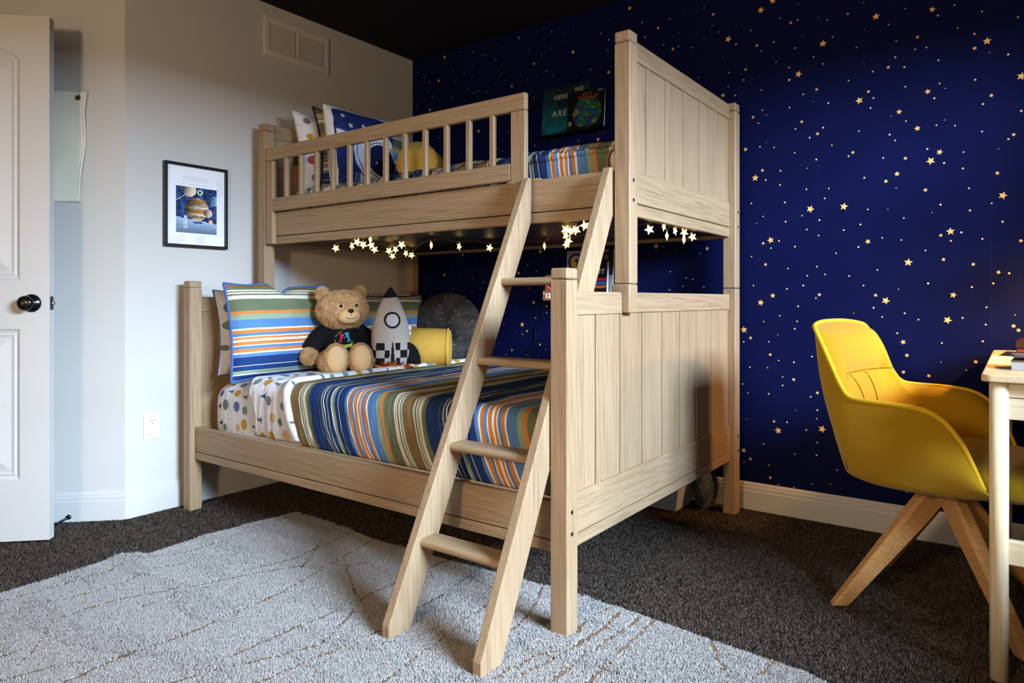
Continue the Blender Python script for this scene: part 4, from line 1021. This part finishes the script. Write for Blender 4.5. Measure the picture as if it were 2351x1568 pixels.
# outlet with a plug cover
oy0, oy1, oz0, oz1 = -1.660, -1.590, .322, .438
ol = thing('outlet', 'white double wall outlet with a plug cover, low on the white wall', 'outlet', (0, (oy0+oy1)/2, oz0))
OM = plain('outlet_plastic', (226, 228, 226), .4, .4, var=.01)
G().box(.0, .006, oy0, oy1, oz0, oz1, .0025).obj('wall_plate', OM, ol); oc = (oy0+oy1)/2
for z in (.402, .358):
    M = Matrix(((0, 0, 1, .004), (1, 0, 0, oc), (0, 1, 0, z), (0, 0, 0, 1)))
    G().prism([(.0165*math.cos(a), max(-.0135, min(.0135, .0175*math.sin(a)))) for a in [2*math.pi*i/32 for i in range(32)]], M, .0035 if z > .38 else .008).obj('socket' if z > .38 else 'plug_cover', OM, ol)
for y, z, a, b in ((oc-.0062, .406, .0011, .0042), (oc+.0062, .406, .0011, .0036)): G().box(.007, .0078, y-a, y+a, z-b, z+b, 0).obj('slot_shade', HOLE_SHADE, ol)  # dark slips on the face paint the shade of the open slots
G().cyl((.007, oc, .3945), (.0078, oc, .3945), .0024, n=12).obj('slot_shade', HOLE_SHADE, ol)  # round one likewise, shade painted as a dark disc

# canvas banner on the angled wall behind the door, and the door stop
def ang(s_, n_, z): p = AP+Vector((-R2, -R2))*s_+Vector((R2, -R2))*n_; return Vector((p.x, p.y, z))
def ang_px(u, v, n_=.006):
    d = ray(u, v); o = Vector((CX, CY, CH)); nrm = Vector((R2, -R2, 0)); q = ang(0, n_, 0); t_ = (q-o).dot(nrm)/d.dot(nrm); w = o+d*t_
    return (-(w.x-AP.x)*R2-(w.y-AP.y)*R2), w.z
sT, zT = ang_px(202, 210); sB, zB = ang_px(185, 464)
CANV = plain('canvas', (234, 228, 208), .9, .1, var=.03, scale=500, bump=.3)
def can(a, b):
    z = zT+(zB-zT)*b; s_ = sT+(sB-sT)*b+.004*math.sin(b*9)*(1-a)+a*.55
    n_ = .010+.006*math.sin(a*9+b*2)*b+.004*nz3(a*6, b*5, 1)+.006*(1-a)**4*math.sin(b*11)
    return ang(s_, max(.004, n_), z), (a, b)
cv = G().grid(60, 40, can).obj('canvas_banner', CANV, None, True); tag(cv, 'cream canvas banner with a brass grommet, hung behind the open door', 'banner')
md = cv.modifiers.new('cloth', 'SOLIDIFY'); md.thickness = .002
G().tube([ang(sT+.002+(sB-sT)*b+.004*math.sin(b*9), .013+.006*math.sin(b*11), zT+(zB-zT)*b) for b in [i/20 for i in range(21)]], .0035, 6).obj('hem', CANV, cv, True)
sg, zg = ang_px(182, 226)
ringp = [ang(sg+.008*math.cos(a), .0175, zg+.008*math.sin(a)) for a in [2*math.pi*i/24 for i in range(25)]]
G().tube(ringp, .0028, 8, False).obj('grommet', plain('brass', (120, 104, 62), .3, .5, .9), cv, True)
G().cyl(ang(sg, .0150, zg), ang(sg, .0165, zg), .0072, n=20).obj('grommet_hole', HOLE_SHADE, cv)  # flat dark disc paints the shade seen through the ring, canvas is uncut
G().tube([ang(sg, .017, zg), ang(sg-.004, .012, zg+.018), ang(sg+.002, .004, zg+.026)], .0012, 6).obj('hanging_hook', plain('bright_steel', (190, 188, 190)), cv, True)
ss, sz_ = ang_px(158, 1187, .014)
ds = thing('door_stop', 'black rigid door stop screwed to the baseboard behind the door', 'door stop', ang(ss, .014, sz_))
DSM = plain('black_metal', (20, 22, 26), .35, .5, .3)
G().cyl(ang(ss, .0145, sz_), ang(ss, .019, sz_), .0105, .0095, 20).obj('base', DSM, ds, True)
G().cyl(ang(ss, .019, sz_), ang(ss, .072, sz_), .0042, n=16).obj('rod', DSM, ds, True)
G().cyl(ang(ss, .072, sz_), ang(ss, .082, sz_), .0062, n=16).obj('rubber_tip', plain('black_rubber', (26, 26, 28), .8), ds, True)

# ---- picture ledges with books on the starry wall
LEDGE = plain('navy_ledge', (14, 15, 30), .5)
t = NT('clear_acrylic'); t.color((.9, .95, .95, 1)); t.b.inputs['Transmission Weight'].default_value = 1.; t.b.inputs['IOR'].default_value = 1.1; ACR = t.done(.05, .3)
def ledge(x0, x1, z, label, dep=.062):
    l = thing('picture_ledge', label, 'shelf', ((x0+x1)/2, -.03, z-.005))
    G().box(x0, x1, -dep, -.001, z-.005, z, .001).obj('shelf_board', LEDGE, l)
    G().box(x0, x1, -dep-.003, -dep, z-.005, z+.022, .001).obj('front_lip', ACR, l)
    for x in (x0+.06, x1-.09): G().box(x, x+.04, -.004, -.001, z-.022, z-.005, .0005).obj('bracket', LEDGE, l)
def book(name, label, x0, z0, w, h, th, yb, lean, cover_mat, rz=0.):
    """front cover faces -y; local x right, y into the wall, z up"""
    o = bpy.data.objects.new(name, None); COL.objects.link(o); o.location = (x0, yb, z0); o.rotation_euler = (-lean, 0, rz); o.empty_display_size = .05
    WM[o] = Matrix.LocRotScale(Vector((x0, yb, z0)), o.rotation_euler.to_quaternion(), None); tag(o, label, 'book')
    c = G().box(0, w, -th, -th+.0025, 0, h, .0006).obj('front_cover', cover_mat, o, local=True)
    G().box(0, w, -.0025, 0, 0, h, .0006).obj('back_cover', cover_mat, o, local=True)
    G().box(0, .0025, -th+.0025, -.0025, 0, h, 0).obj('spine', cover_mat, o, local=True)
    G().box(.0025, w-.003, -th+.0025, -.0025, .003, h-.003, 0).obj('pages', plain('pages', (228, 226, 232), .9, var=.04, scale=700), o, local=True)
    return o, c
def cov(w, h, th, fn, nx=90, ny=100):
    return G().grid(nx, ny, lambda a, b: ((w*a, -th-.0004, h*b), (a, b), fn(a, b)))
FR = Matrix.Rotation(math.radians(90), 4, 'X')
ledge(.985, 1.425, 1.816, 'dark wall ledge holding two space books above the upper bunk')
lx0 = ony(1245, 260, -.05).x
b1, c1_ = book('book', 'teal picture book lettered HERE WE ARE on the upper wall ledge', 1.000, 1.817, .290, .265, .010, -.016, .08, plain('teal_cover', (16, 60, 78), .5, var=.2, scale=8))
def hwa(a, b):
    k = np.array(lin((10, 34, 56)))*b+np.array(lin((20, 110, 128)))*(1-b); k = k*(.75+.5*nz3(a*5, b*5, 2))
    if math.hypot(a-.45, b-.68) < .13: k = np.array(lin((10, 30, 62)))*(1+.8*nz3(a*12, b*12, 1))
    if nz3(a*60, b*60, 7) > .62: k = k+.15
    return tuple(np.clip(k, .004, .6))
cov(.290, .265, .010, hwa).obj('cover_print', painted('paper_print', .5), c1_, local=True)
IVORY = plain('ivory_lettering', (206, 196, 178), .7)
for s_, x, z, sz in (('HERE', .070, .196, .036), ('WE', .196, .220, .036), ('ARE', .062, .104, .046)):
    text_mesh('lettering', s_, sz, IVORY, c1_, Matrix.Translation((x, -.0106, z)) @ FR, spacing=1.05 if s_ != 'ARE' else 1.2, shear=.1)
b2, c2_ = book('book', 'black book lettered VENUS with a coloured planet on the upper wall ledge', 1.178, 1.817, .218, .208, .016, -.036, .08, plain('black_cover', (9, 9, 11), .4))
def ven(a, b):
    q = math.hypot(a-.53, (b-.43)*.953)
    if q < .385:
        h_ = nz3(a*6, b*6, 3)+.5*nz3(a*14, b*14, 8); k = np.array(lin((30, 90, 56)))
        if h_ > .3: k = np.array(lin((120, 130, 40)))
        elif h_ < -.3: k = np.array(lin((60, 24, 110)))
        elif h_ < -.05: k = np.array(lin((24, 70, 100)))
        return tuple(k*(1-.35*(q/.385)**4))
    if b < .11: return lin((44, 36, 34))
    return lin((9, 9, 11))
cov(.218, .208, .016, ven).obj('cover_print', painted('paper_print', .5), c2_, local=True)
text_mesh('lettering', 'VENUS', .036, plain('red_lettering', (206, 64, 28), .6), c2_, Matrix.Translation((.060, -.0168, .158)) @ FR, spacing=1.15)
text_mesh('lettering', 'GUIDE TO', .012, plain('grey_lettering', (130, 140, 136), .7), c2_, Matrix.Translation((.085, -.0168, .187)) @ FR)
G().ell((.192, -.0166, .196), (.016, .0004, .006)).obj('badge', plain('blue_badge', (50, 120, 170), .5), c2_, True, local=True)
G().box(.008, .026, -.0172, -.0164, .030, .052, 0).obj('publisher_mark', plain('grey_lettering', (130, 140, 136)), c2_, local=True)
ledge(1.13, 1.47, .931, 'dark wall ledge holding two books under the upper bunk')
b3, c3_ = book('book', 'pale grey book with a blue round badge on the ledge under the upper bunk', 1.158, .932, .275, .264, .012, -.018, .05, plain('grey_cover', (186, 182, 184), .5))
def grey(a, b):
    k = np.array(lin((186, 182, 184)))*(.8+.4*nz3(a*4+b*3, b*2, 1))
    if a > .28 and abs((b-.45)-(a-.3)*.55) < .12+.2*a: k = np.array(lin((26, 26, 30)))
    if abs((b-.86)-(a-.5)*.45) < .05 and a > .38: k = np.array(lin((170, 160, 156)))
    q = math.hypot(a-.20, (b-.78)*.95)
    if q < .17: k = np.array(lin((40, 44, 112)))
    if q < .118: k = np.array(lin((206, 176, 50))) if (b-.78) < .02+a*.1 else np.array(lin((206, 190, 190)))
    if math.hypot((a-.22)*.7, b-.815) < .03: k = np.array(lin((110, 26, 30)))
    if math.hypot(a-.86, (b-.85)) < .05: k = np.array(lin((90, 86, 88)))
    return tuple(np.clip(k, .004, .9))
cov(.275, .264, .012, grey).obj('cover_print', painted('paper_print', .5), c3_, local=True)
b4, c4_ = book('book', 'thick black book with coloured bands on the ledge under the upper bunk', 1.236, .932, .180, .205, .028, -.034, .06, plain('black_cover', (9, 9, 11)))
def blk(a, b):
    k = lin((34, 22, 28)) if b < .35 else lin((14, 13, 15))
    for z0_, cc in ((.52, (186, 30, 84)), (.43, (30, 112, 176)), (.34, (206, 96, 44))):
        if abs(b-z0_-.02*a) < .035: k = lin(cc)
    q = math.hypot((a-.62)*.76, b-.13)
    if q < .10: k = lin((196, 196, 60))
    if q < .03: k = lin((16, 16, 18))
    return k
cov(.180, .205, .028, blk).obj('cover_print', painted('paper_print', .5), c4_, local=True)
text_mesh('lettering', 'MY', .040, plain('white_lettering', (226, 224, 222), .7), c4_, Matrix.Translation((.112, -.0288, .138)) @ FR, shear=.05)

# ---- wooden clock with a glowing red ring
ck = thing('clock', 'small wooden wall clock with white digits and a glowing red ring', 'clock', (1.05, -.03, .936))
CW = plain('walnut_box', (190, 146, 116), .6, var=.1, scale=30)
G().box(1.030, 1.150, -.060, -.002, .936, .990, .002).obj('display_box', CW, ck)
G().box(1.042, 1.136, -.056, -.002, .990, 1.072, .002).obj('ring_box', CW, ck)
M = Matrix(((1, 0, 0, 1.089), (0, 0, -1, -.0565), (0, 1, 0, 1.030), (0, 0, 0, 1)))
G().tube([M @ Vector((.031*math.cos(a), .031*math.sin(a), 0)) for a in [2*math.pi*i/40 for i in range(41)]], .0035, 8, False).obj('light_ring', emis('red_glow', (255, 70, 40), 2.2), ck, True)
G().cyl(M @ Vector((0, 0, -.001)), M @ Vector((0, 0, .0012)), .028, n=32).obj('ring_lens', plain('plum_lens', (70, 16, 34), .3, .5), ck)
WG = emis('white_glow', (255, 250, 240), 2.4)
text_mesh('digits', '12:20', .036, WG, ck, Matrix.Translation(-WM[ck].translation) @ Matrix.Translation((1.046, -.0606, .950)) @ FR, .0003)
G().ell((1.0395, -.0606, .974), (.0028, .0006, .0028)).obj('indicator', WG, ck, True)
cp = [ony(u, v, -.004) for u, v in ((1268, 692), (1246, 705), (1244, 730), (1230, 752), (1228, 785), (1212, 812), (1210, 880))]
G().tube(spline([(1.10, -.02, .938)]+cp, 40), .0022, 6).obj('power_cord', plain('black_cord', (12, 12, 20), .6), ck, True)
# ================================================================== YELLOW CHAIR
CHA = math.radians(-8); CHL = Vector((2.90, -.62, 0))
ch = thing('armchair', 'yellow upholstered swivel armchair with splayed wooden legs at the desk', 'chair', CHL, CHA)
t = NT('yellow_wool'); v = t.coord(); f = t.noise(v, 420, 3, .7); f2 = t.noise(t.coord('Object', (1, 1, 4)), 120, 3)
t.color(t.mix(t.math('ADD', t.math('MULTIPLY', f, .6), t.math('MULTIPLY', f2, .4)), rgba((124, 94, 8)), rgba((178, 140, 26))))
t.bump(f, .5, .001); t.b.inputs['Sheen Weight'].default_value = .15; YEL = t.done(.95, .1)
rim_half = [(.150, -.270, .432), (.128, -.278, .492), (.100, -.284, .556), (.058, -.288, .610), (.005, -.290, .634), (-.07, -.288, .640), (-.150, -.280, .642), (-.190, -.272, .650), (-.218, -.262, .684), (-.248, -.254, .744), (-.278, -.246, .806), (-.300, -.236, .846), (-.316, -.200, .858), (-.330, -.11, .866), (-.334, 0, .868)]
rim = spline(rim_half+[(x, -y, z) for x, y, z in rim_half[-2::-1]], 121)
bot_half = [(.165, -.255, .408), (.10, -.262, .402), (.04, -.262, .400), (-.02, -.262, .398), (-.08, -.260, .398), (-.13, -.256, .400), (-.17, -.250, .404), (-.196, -.240, .410), (-.212, -.226, .416), (-.222, -.205, .420), (-.228, -.18, .422), (-.232, -.16, .424), (-.236, -.12, .424), (-.238, -.06, .424), (-.238, 0, .424)]
bot = spline(bot_half+[(x, -y, z) for x, y, z in bot_half[-2::-1]], 121)
cen = Vector((-.02, 0, 0)); N_ = 121
def inn(p, d):
    q = Vector((cen.x+.10-p.x, -p.y, 0)); q = q.normalized() if q.length > 1e-6 else q; return p+q*d
rows = []
for k in range(15):            # outer shell, rim -> bottom
    f_ = k/14; rows.append([r_.lerp(b_, f_)+(Vector((b_.x-cen.x, b_.y, 0)).normalized()*.022*math.sin(math.pi*f_)) for r_, b_ in zip(rim, bot)])
rows.append([b_+Vector((0, 0, -.012))+(Vector((cen.x-b_.x, -b_.y, 0))*.10) for b_ in bot])
rows.append([b_*1. + Vector((0, 0, -.020))+(Vector((cen.x-b_.x, -b_.y, 0))*.45) for b_ in bot])
rows.append([Vector((cen.x+.02, 0, .382))+(b_-Vector((cen.x, 0, b_.z)))*.15 for b_ in bot])
def loft(rows): 
    g = G(); n = len(rows[0]); vs = [p for r_ in rows for p in r_]
    g.add(vs, [(j*n+i, j*n+i+1, (j+1)*n+i+1, (j+1)*n+i) for j in range(len(rows)-1) for i in range(n-1)]); return g
loft(rows).obj('shell', YEL, ch, True, local=True)
irows = [rim]
for k in range(1, 26):           # padded inside of back and arms, with a stitched seam across the back
    f_ = k/25; row = []
    for i, (r_, b_) in enumerate(zip(rim, bot)):
        z = r_.z+(.455-r_.z)*f_; base_ = r_.lerp(Vector((b_.x, b_.y, .455)), f_)
        th = .012+.034*min(1, f_*6)**.5
        back = max(0, -base_.x-.15)/.15; back = min(1, back)
        seam = math.exp(-((z-.700)/.010)**2)*.012*back*(1 if abs(base_.y) < .25 else 0)
        puff = .018*back*math.sin(math.pi*min(1, max(0, (.86-z)/.16)))*(z > .70)+.022*back*math.sin(math.pi*min(1, max(0, (.70-z)/.2)))*(z <= .70)
        fold_ = .006*back*math.exp(-((base_.y+.02)/.02)**2)*(.3 if z > .7 else 1)
        p = inn(base_, th+puff-seam-fold_); p.z = z; row.append(p)
    irows.append(row)
loft(irows).obj('inner_padding', YEL, ch, True, local=True)
G().tube([p+Vector((0, 0, .001)) for p in rim],   .0065, 8).obj('piping', plain('yellow_piping', (214, 172, 40), .9, .1, var=.1, scale=300), ch, True, local=True)
G().tube([Vector((-.196, -.262, .640)), Vector((-.204, -.268, .58)), Vector((-.206, -.266, .50)), Vector((-.204, -.246, .425))], .0022, 6).obj('seam', YEL, ch, True, local=True)
SEAM = plain('yellow_seam', (128, 92, 8), .95, .05)
def iz(i, z):
    for r0, r1 in zip(irows, irows[1:]):
        if r0[i].z >= z >= r1[i].z and r0[i].z > r1[i].z: return r0[i].lerp(r1[i], (r0[i].z-z)/(r0[i].z-r1[i].z))
G().tube([inn(iz(i, .700), .0015) for i in range(121) if rim[i].z > .712], .0022, 6).obj('seam', SEAM, ch, True, local=True)
for i in (56, 64): G().tube([inn(iz(i, .695-.2*k/12), .0015)+Vector((0, .004*math.sin(k*.5), 0)) for k in range(13)], .0018, 6).obj('seam', SEAM, ch, True, local=True)
def seat(a, b):
    th = 2*math.pi*a; ct, st = math.cos(th), math.sin(th); sx_ = math.copysign(abs(ct)**.35, ct); sy_ = math.copysign(abs(st)**.35, st)
    q = b*math.pi; r_ = math.sin(q)**.35; z = .435+.052*math.copysign(abs(math.cos(q))**.6, math.cos(q))
    return (.045+.225*sx_*r_, .243*sy_*r_, z+(.008*math.cos(3*(sx_*r_)) if b < .5 else 0)), (a, b)
G().grid(72, 28, seat, True).obj('seat_cushion', YEL, ch, True, local=True)
CWD = wood('x', 'ash', (150, 104, 58), (186, 140, 86))
hub = G().box(-.042, .042, -.042, .042, .318, .372, .006).obj('hub', CWD, ch, local=True)
G().box(-.10, .10, -.10, .10, .370, .388, .004).obj('swivel_plate', plain('black_metal', (20, 22, 26)), ch, local=True)
for sx_ in (-1, 1):
    for sy_ in (-1, 1):
        a = Vector((sx_*.020, sy_*.020, .345)); b = Vector((sx_*.232, sy_*.222, .002)); d = (b-a).normalized(); s_ = d.cross(Vector((0, 0, 1))).normalized(); u_ = s_.cross(d)
        g = G(); vs = []
        for p, w, h_ in ((a, .026, .036), (a.lerp(b, .25), .026, .034), (b, .019, .019)):
            vs += [p+s_*w*.9*cx_+u_*h_*cz_ for cx_, cz_ in ((-1, -.75), (-.6, -1), (.6, -1), (1, -.75), (1, .75), (.6, 1), (-.6, 1), (-1, .75))]
        for i in range(16, 24): vs[i] = Vector((vs[i].x, vs[i].y, vs[i].z)); k = (0-vs[i].z)/d.z; vs[i] = vs[i]+d*k
        g.add(vs, [(j*8+i, j*8+(i+1) % 8, (j+1)*8+(i+1) % 8, (j+1)*8+i) for j in range(2) for i in range(8)]+[tuple(range(8))[::-1], tuple(range(16, 24))])
        g.obj('leg', wood('x', 'ash', (150, 104, 58), (186, 140, 86), rot=(0, math.radians(50)*1, math.radians(0))) if sx_*sy_ > 0 else CWD, ch, local=True)

# ================================================================== DESK
dk = thing('desk', 'pale wooden desk with round legs beside the yellow chair', 'desk', (3.33, -.55, 0))
DX0, DX1, DY0, DY1, DZ = 3.010, 3.645, -1.068, -.035, .756
DWX, DWY, DWZ = wood('x', 'pale_ash', (196, 176, 142), (222, 206, 176)), wood('y', 'pale_ash', (196, 170, 128), (216, 192, 152)), wood('z', 'pale_ash', (200, 178, 138), (224, 208, 176))
n = 8; r = .022; poly = []
for cx_, cy_, a0 in ((DX1-r, DY1-r, 0), (DX0+r, DY1-r, 90), (DX0+r, DY0+r, 180), (DX1-r, DY0+r, 270)): poly += [(cx_+r*math.cos(math.radians(a0+90*i/n)), cy_+r*math.sin(math.radians(a0+90*i/n))) for i in range(n+1)]
o = G().prism(poly, Matrix.Translation((0, 0, DZ-.018)), .018).obj('desk_top', DWY, dk)
bv = o.modifiers.new('edge', 'BEVEL'); bv.width = .003; bv.segments = 2; bv.limit_method = 'ANGLE'
for x, y in ((DX0+.036, DY0+.034), (DX1-.036, DY0+.034), (DX0+.036, DY1-.034), (DX1-.036, DY1-.034)):
    G().cyl((x, y, 0), (x, y, DZ-.018), .0195, .0205, 32).obj('leg', DWZ, dk, True)
ay = DY0+.030
G().box(DX0+.05, DX1-.05, ay, ay+.018, .700, DZ-.018, .001).obj('apron', DWX, dk)
G().box(DX0+.05, DX1-.05, ay-.001, ay+.017, .646, .698, .001).obj('apron', DWX, dk)
G().box(DX0+.05, DX1-.05, DY1-.045, DY1-.027, .646, DZ-.018, .001).obj('apron', DWX, dk)
G().box(DX1-.045, DX1-.027, DY0+.05, DY1-.05, .646, DZ-.018, .001).obj('apron', DWY, dk)
G().box(DX0+.05, DX1-.05, ay+.002, ay+.022, .288, .348, .002).obj('stretcher', DWX, dk)
G().box(DX0+.05, DX1-.05, DY1-.045, DY1-.025, .288, .348, .002).obj('stretcher', DWX, dk)
# on the desk
gb = thing('game_box', 'dark red and black game box at the back of the desk', 'box', (3.20, -.28, DZ), math.radians(-4))
GB = plain('black_card', (20, 7, 8), .5, var=.2)
G().box(-.115, .16, -.09, .15, 0, .034, .001).obj('box_base', GB, gb, local=True)
G().box(-.117, .162, -.092, .152, .030, .052, .001).obj('box_lid', plain('dark_red_card', (44, 10, 10), .4, var=.2), gb, local=True)
G().add([(-.112+.0225*k+.001*(k % 2), -.0927, .016+.001*(k % 3)) for k in range(5)]+[(-.112+.0225*k+.018, -.0927, .016) for k in range(5)]+[(-.112+.0225*k+.018, -.0927, .024) for k in range(5)]+[(-.112+.0225*k, -.0927, .024) for k in range(5)], [(k, 5+k, 10+k, 15+k) for k in range(5)]).obj('red_print', plain('red_print', (150, 26, 22), .6), gb, local=True)
bk = thing('booklet', 'grey and white thick booklet lying on the front of the desk', 'book', (3.17, -.84, DZ), math.radians(-3))
G().box(-.098, .12, -.055, .09, 0, .021, .001).obj('pages', plain('pale_pages', (196, 196, 206), .7, var=.06, scale=300), bk, local=True)
G().box(-.100, .12, -.056, .091, .021, .0235, .0006).obj('cover', plain('tan_card', (120, 104, 82), .6), bk, local=True)
pp = thing('notepad', 'white notepad with a dark grey cover on top of the booklet', 'notepad', (3.20, -.82, DZ+.0236), math.radians(5))
G().box(-.060, .11, -.05, .08, 0, .007, .0006).obj('pages', plain('white_pages', (226, 228, 236), .7), pp, local=True)
G().box(-.128, .11, -.04, .08, .007, .013, .0006).obj('cover', plain('slate_card', (78, 76, 84), .5), pp, local=True)

# ---- lamps the room is lit with (both stand outside the picture)
dl = thing('desk_lamp', 'desk lamp with a metal shade and warm bulb on the desk', 'lamp', (3.44, -.28, DZ))
LMP = plain('lamp_metal', (60, 58, 56), .4, .5, .6)
G().lathe([(0, 0), (.075, 0), (.075, .012), (.02, .02), (0, .02)], 32, Matrix.Translation((3.44, -.28, DZ))).obj('base', LMP, dl, True)
G().tube(spline([(3.44, -.28, DZ+.015), (3.47, -.28, DZ+.20), (3.46, -.29, DZ+.38), (3.42, -.30, DZ+.44)], 20), .006, 10).obj('arm', LMP, dl, True)
BP_ = Vector((3.40, -.30, DZ+.34))
G().lathe([(.030, .10), (.034, .098), (.075, .03), (.073, .028), (.031, .094)], 32, Matrix.Translation(BP_)).obj('shade', LMP, dl, True)
lw = bpy.data.lights.new('desk_bulb_offscreen', 'POINT'); lw.energy = 60; lw.color = (1, .50, .17); lw.shadow_soft_size = .03
lo_ = bpy.data.objects.new('desk_bulb_offscreen', lw); COL.objects.link(lo_); lo_.location = BP_+Vector((0, 0, .047))-WM[dl].translation; lo_.parent = dl
fl = thing('floor_lamp', 'tall floor lamp with a glowing glass globe, by the white wall behind the rug', 'lamp', (2.35, -4.35, 0))
G().lathe([(0, 0), (.14, 0), (.14, .015), (.02, .03), (0, .03)], 32, Matrix.Translation((2.35, -4.35, 0))).obj('base', LMP, fl, True)
G().cyl((2.35, -4.35, .02), (2.35, -4.35, 1.30), .012, n=16).obj('pole', LMP, fl, True)
t = NT('globe_glow'); t.color((.9, .8, .7, 1)); t.b.inputs['Emission Color'].default_value = (1, .74, .46, 1); t.b.inputs['Emission Strength'].default_value = 180
G().ell((2.35, -4.35, 1.42), (.13, .13, .13), 24, 16).obj('globe_offscreen', t.done(.4), fl, True)

# ================================================================== UNDER THE BED
ub = thing('storage_bin', 'white plastic storage bin with a pale blue lid under the bed, by the wall', 'storage bin', (1.60, -.19, 0))
def tub(x0, x1, y0, y1, z0, z1, tp):
    g = G(); a = [(x0+tp, y0+tp, z0), (x1-tp, y0+tp, z0), (x1-tp, y1-tp, z0), (x0+tp, y1-tp, z0), (x0, y0, z1), (x1, y0, z1), (x1, y1, z1), (x0, y1, z1)]
    return g.add(a, [(3, 2, 1, 0), (0, 1, 5, 4), (1, 2, 6, 5), (2, 3, 7, 6), (3, 0, 4, 7), (4, 5, 6, 7)])
tub(1.52, 1.885, -.27, -.06, .004, .105, .02).obj('tub', plain('milky_plastic', (196, 204, 226), .4, .4), ub)
G().box(1.51, 1.892, -.278, -.052, .105, .120, .006).obj('lid', plain('blue_plastic', (150, 168, 214), .4, .4), ub)
fz = G(); PC = Vector((1.948, -.112, .100)); vs, fs = [], []
for _ in range(5000):
    d = Vector(rng.normal(size=3)).normalized(); p = PC+Vector((d.x*.042, d.y*.072, d.z*.085)); tip = p+(d+Vector(rng.normal(size=3))*.35)*random.uniform(.008, .016); k = d.orthogonal().normalized()*.0012; i = len(vs)
    vs += [tuple(p-k), tuple(p+k), tuple(tip)]; fs.append((i, i+1, i+2))
fu = tag(G().ell(PC, (.044, .074, .088), 28, 20, jit=.08).obj('fluffy_cushion', plain('grey_fluff', (92, 98, 110), .95, .1, var=.2), None, True), 'grey fluffy cushion pushed under the bed against the baseboard', 'cushion')
fz.v, fz.f = vs, fs; fz.obj('fluff', plain('grey_fluff', (92, 98, 110)), fu, kind='stuff')
pw = G().box(1.60, 1.735, -.42, -.285, .004, .012, .001); tag(pw.obj('paper_sheet', plain('white_paper', (232, 232, 236), .8)), 'white paper lying on the carpet under the bed', 'paper')
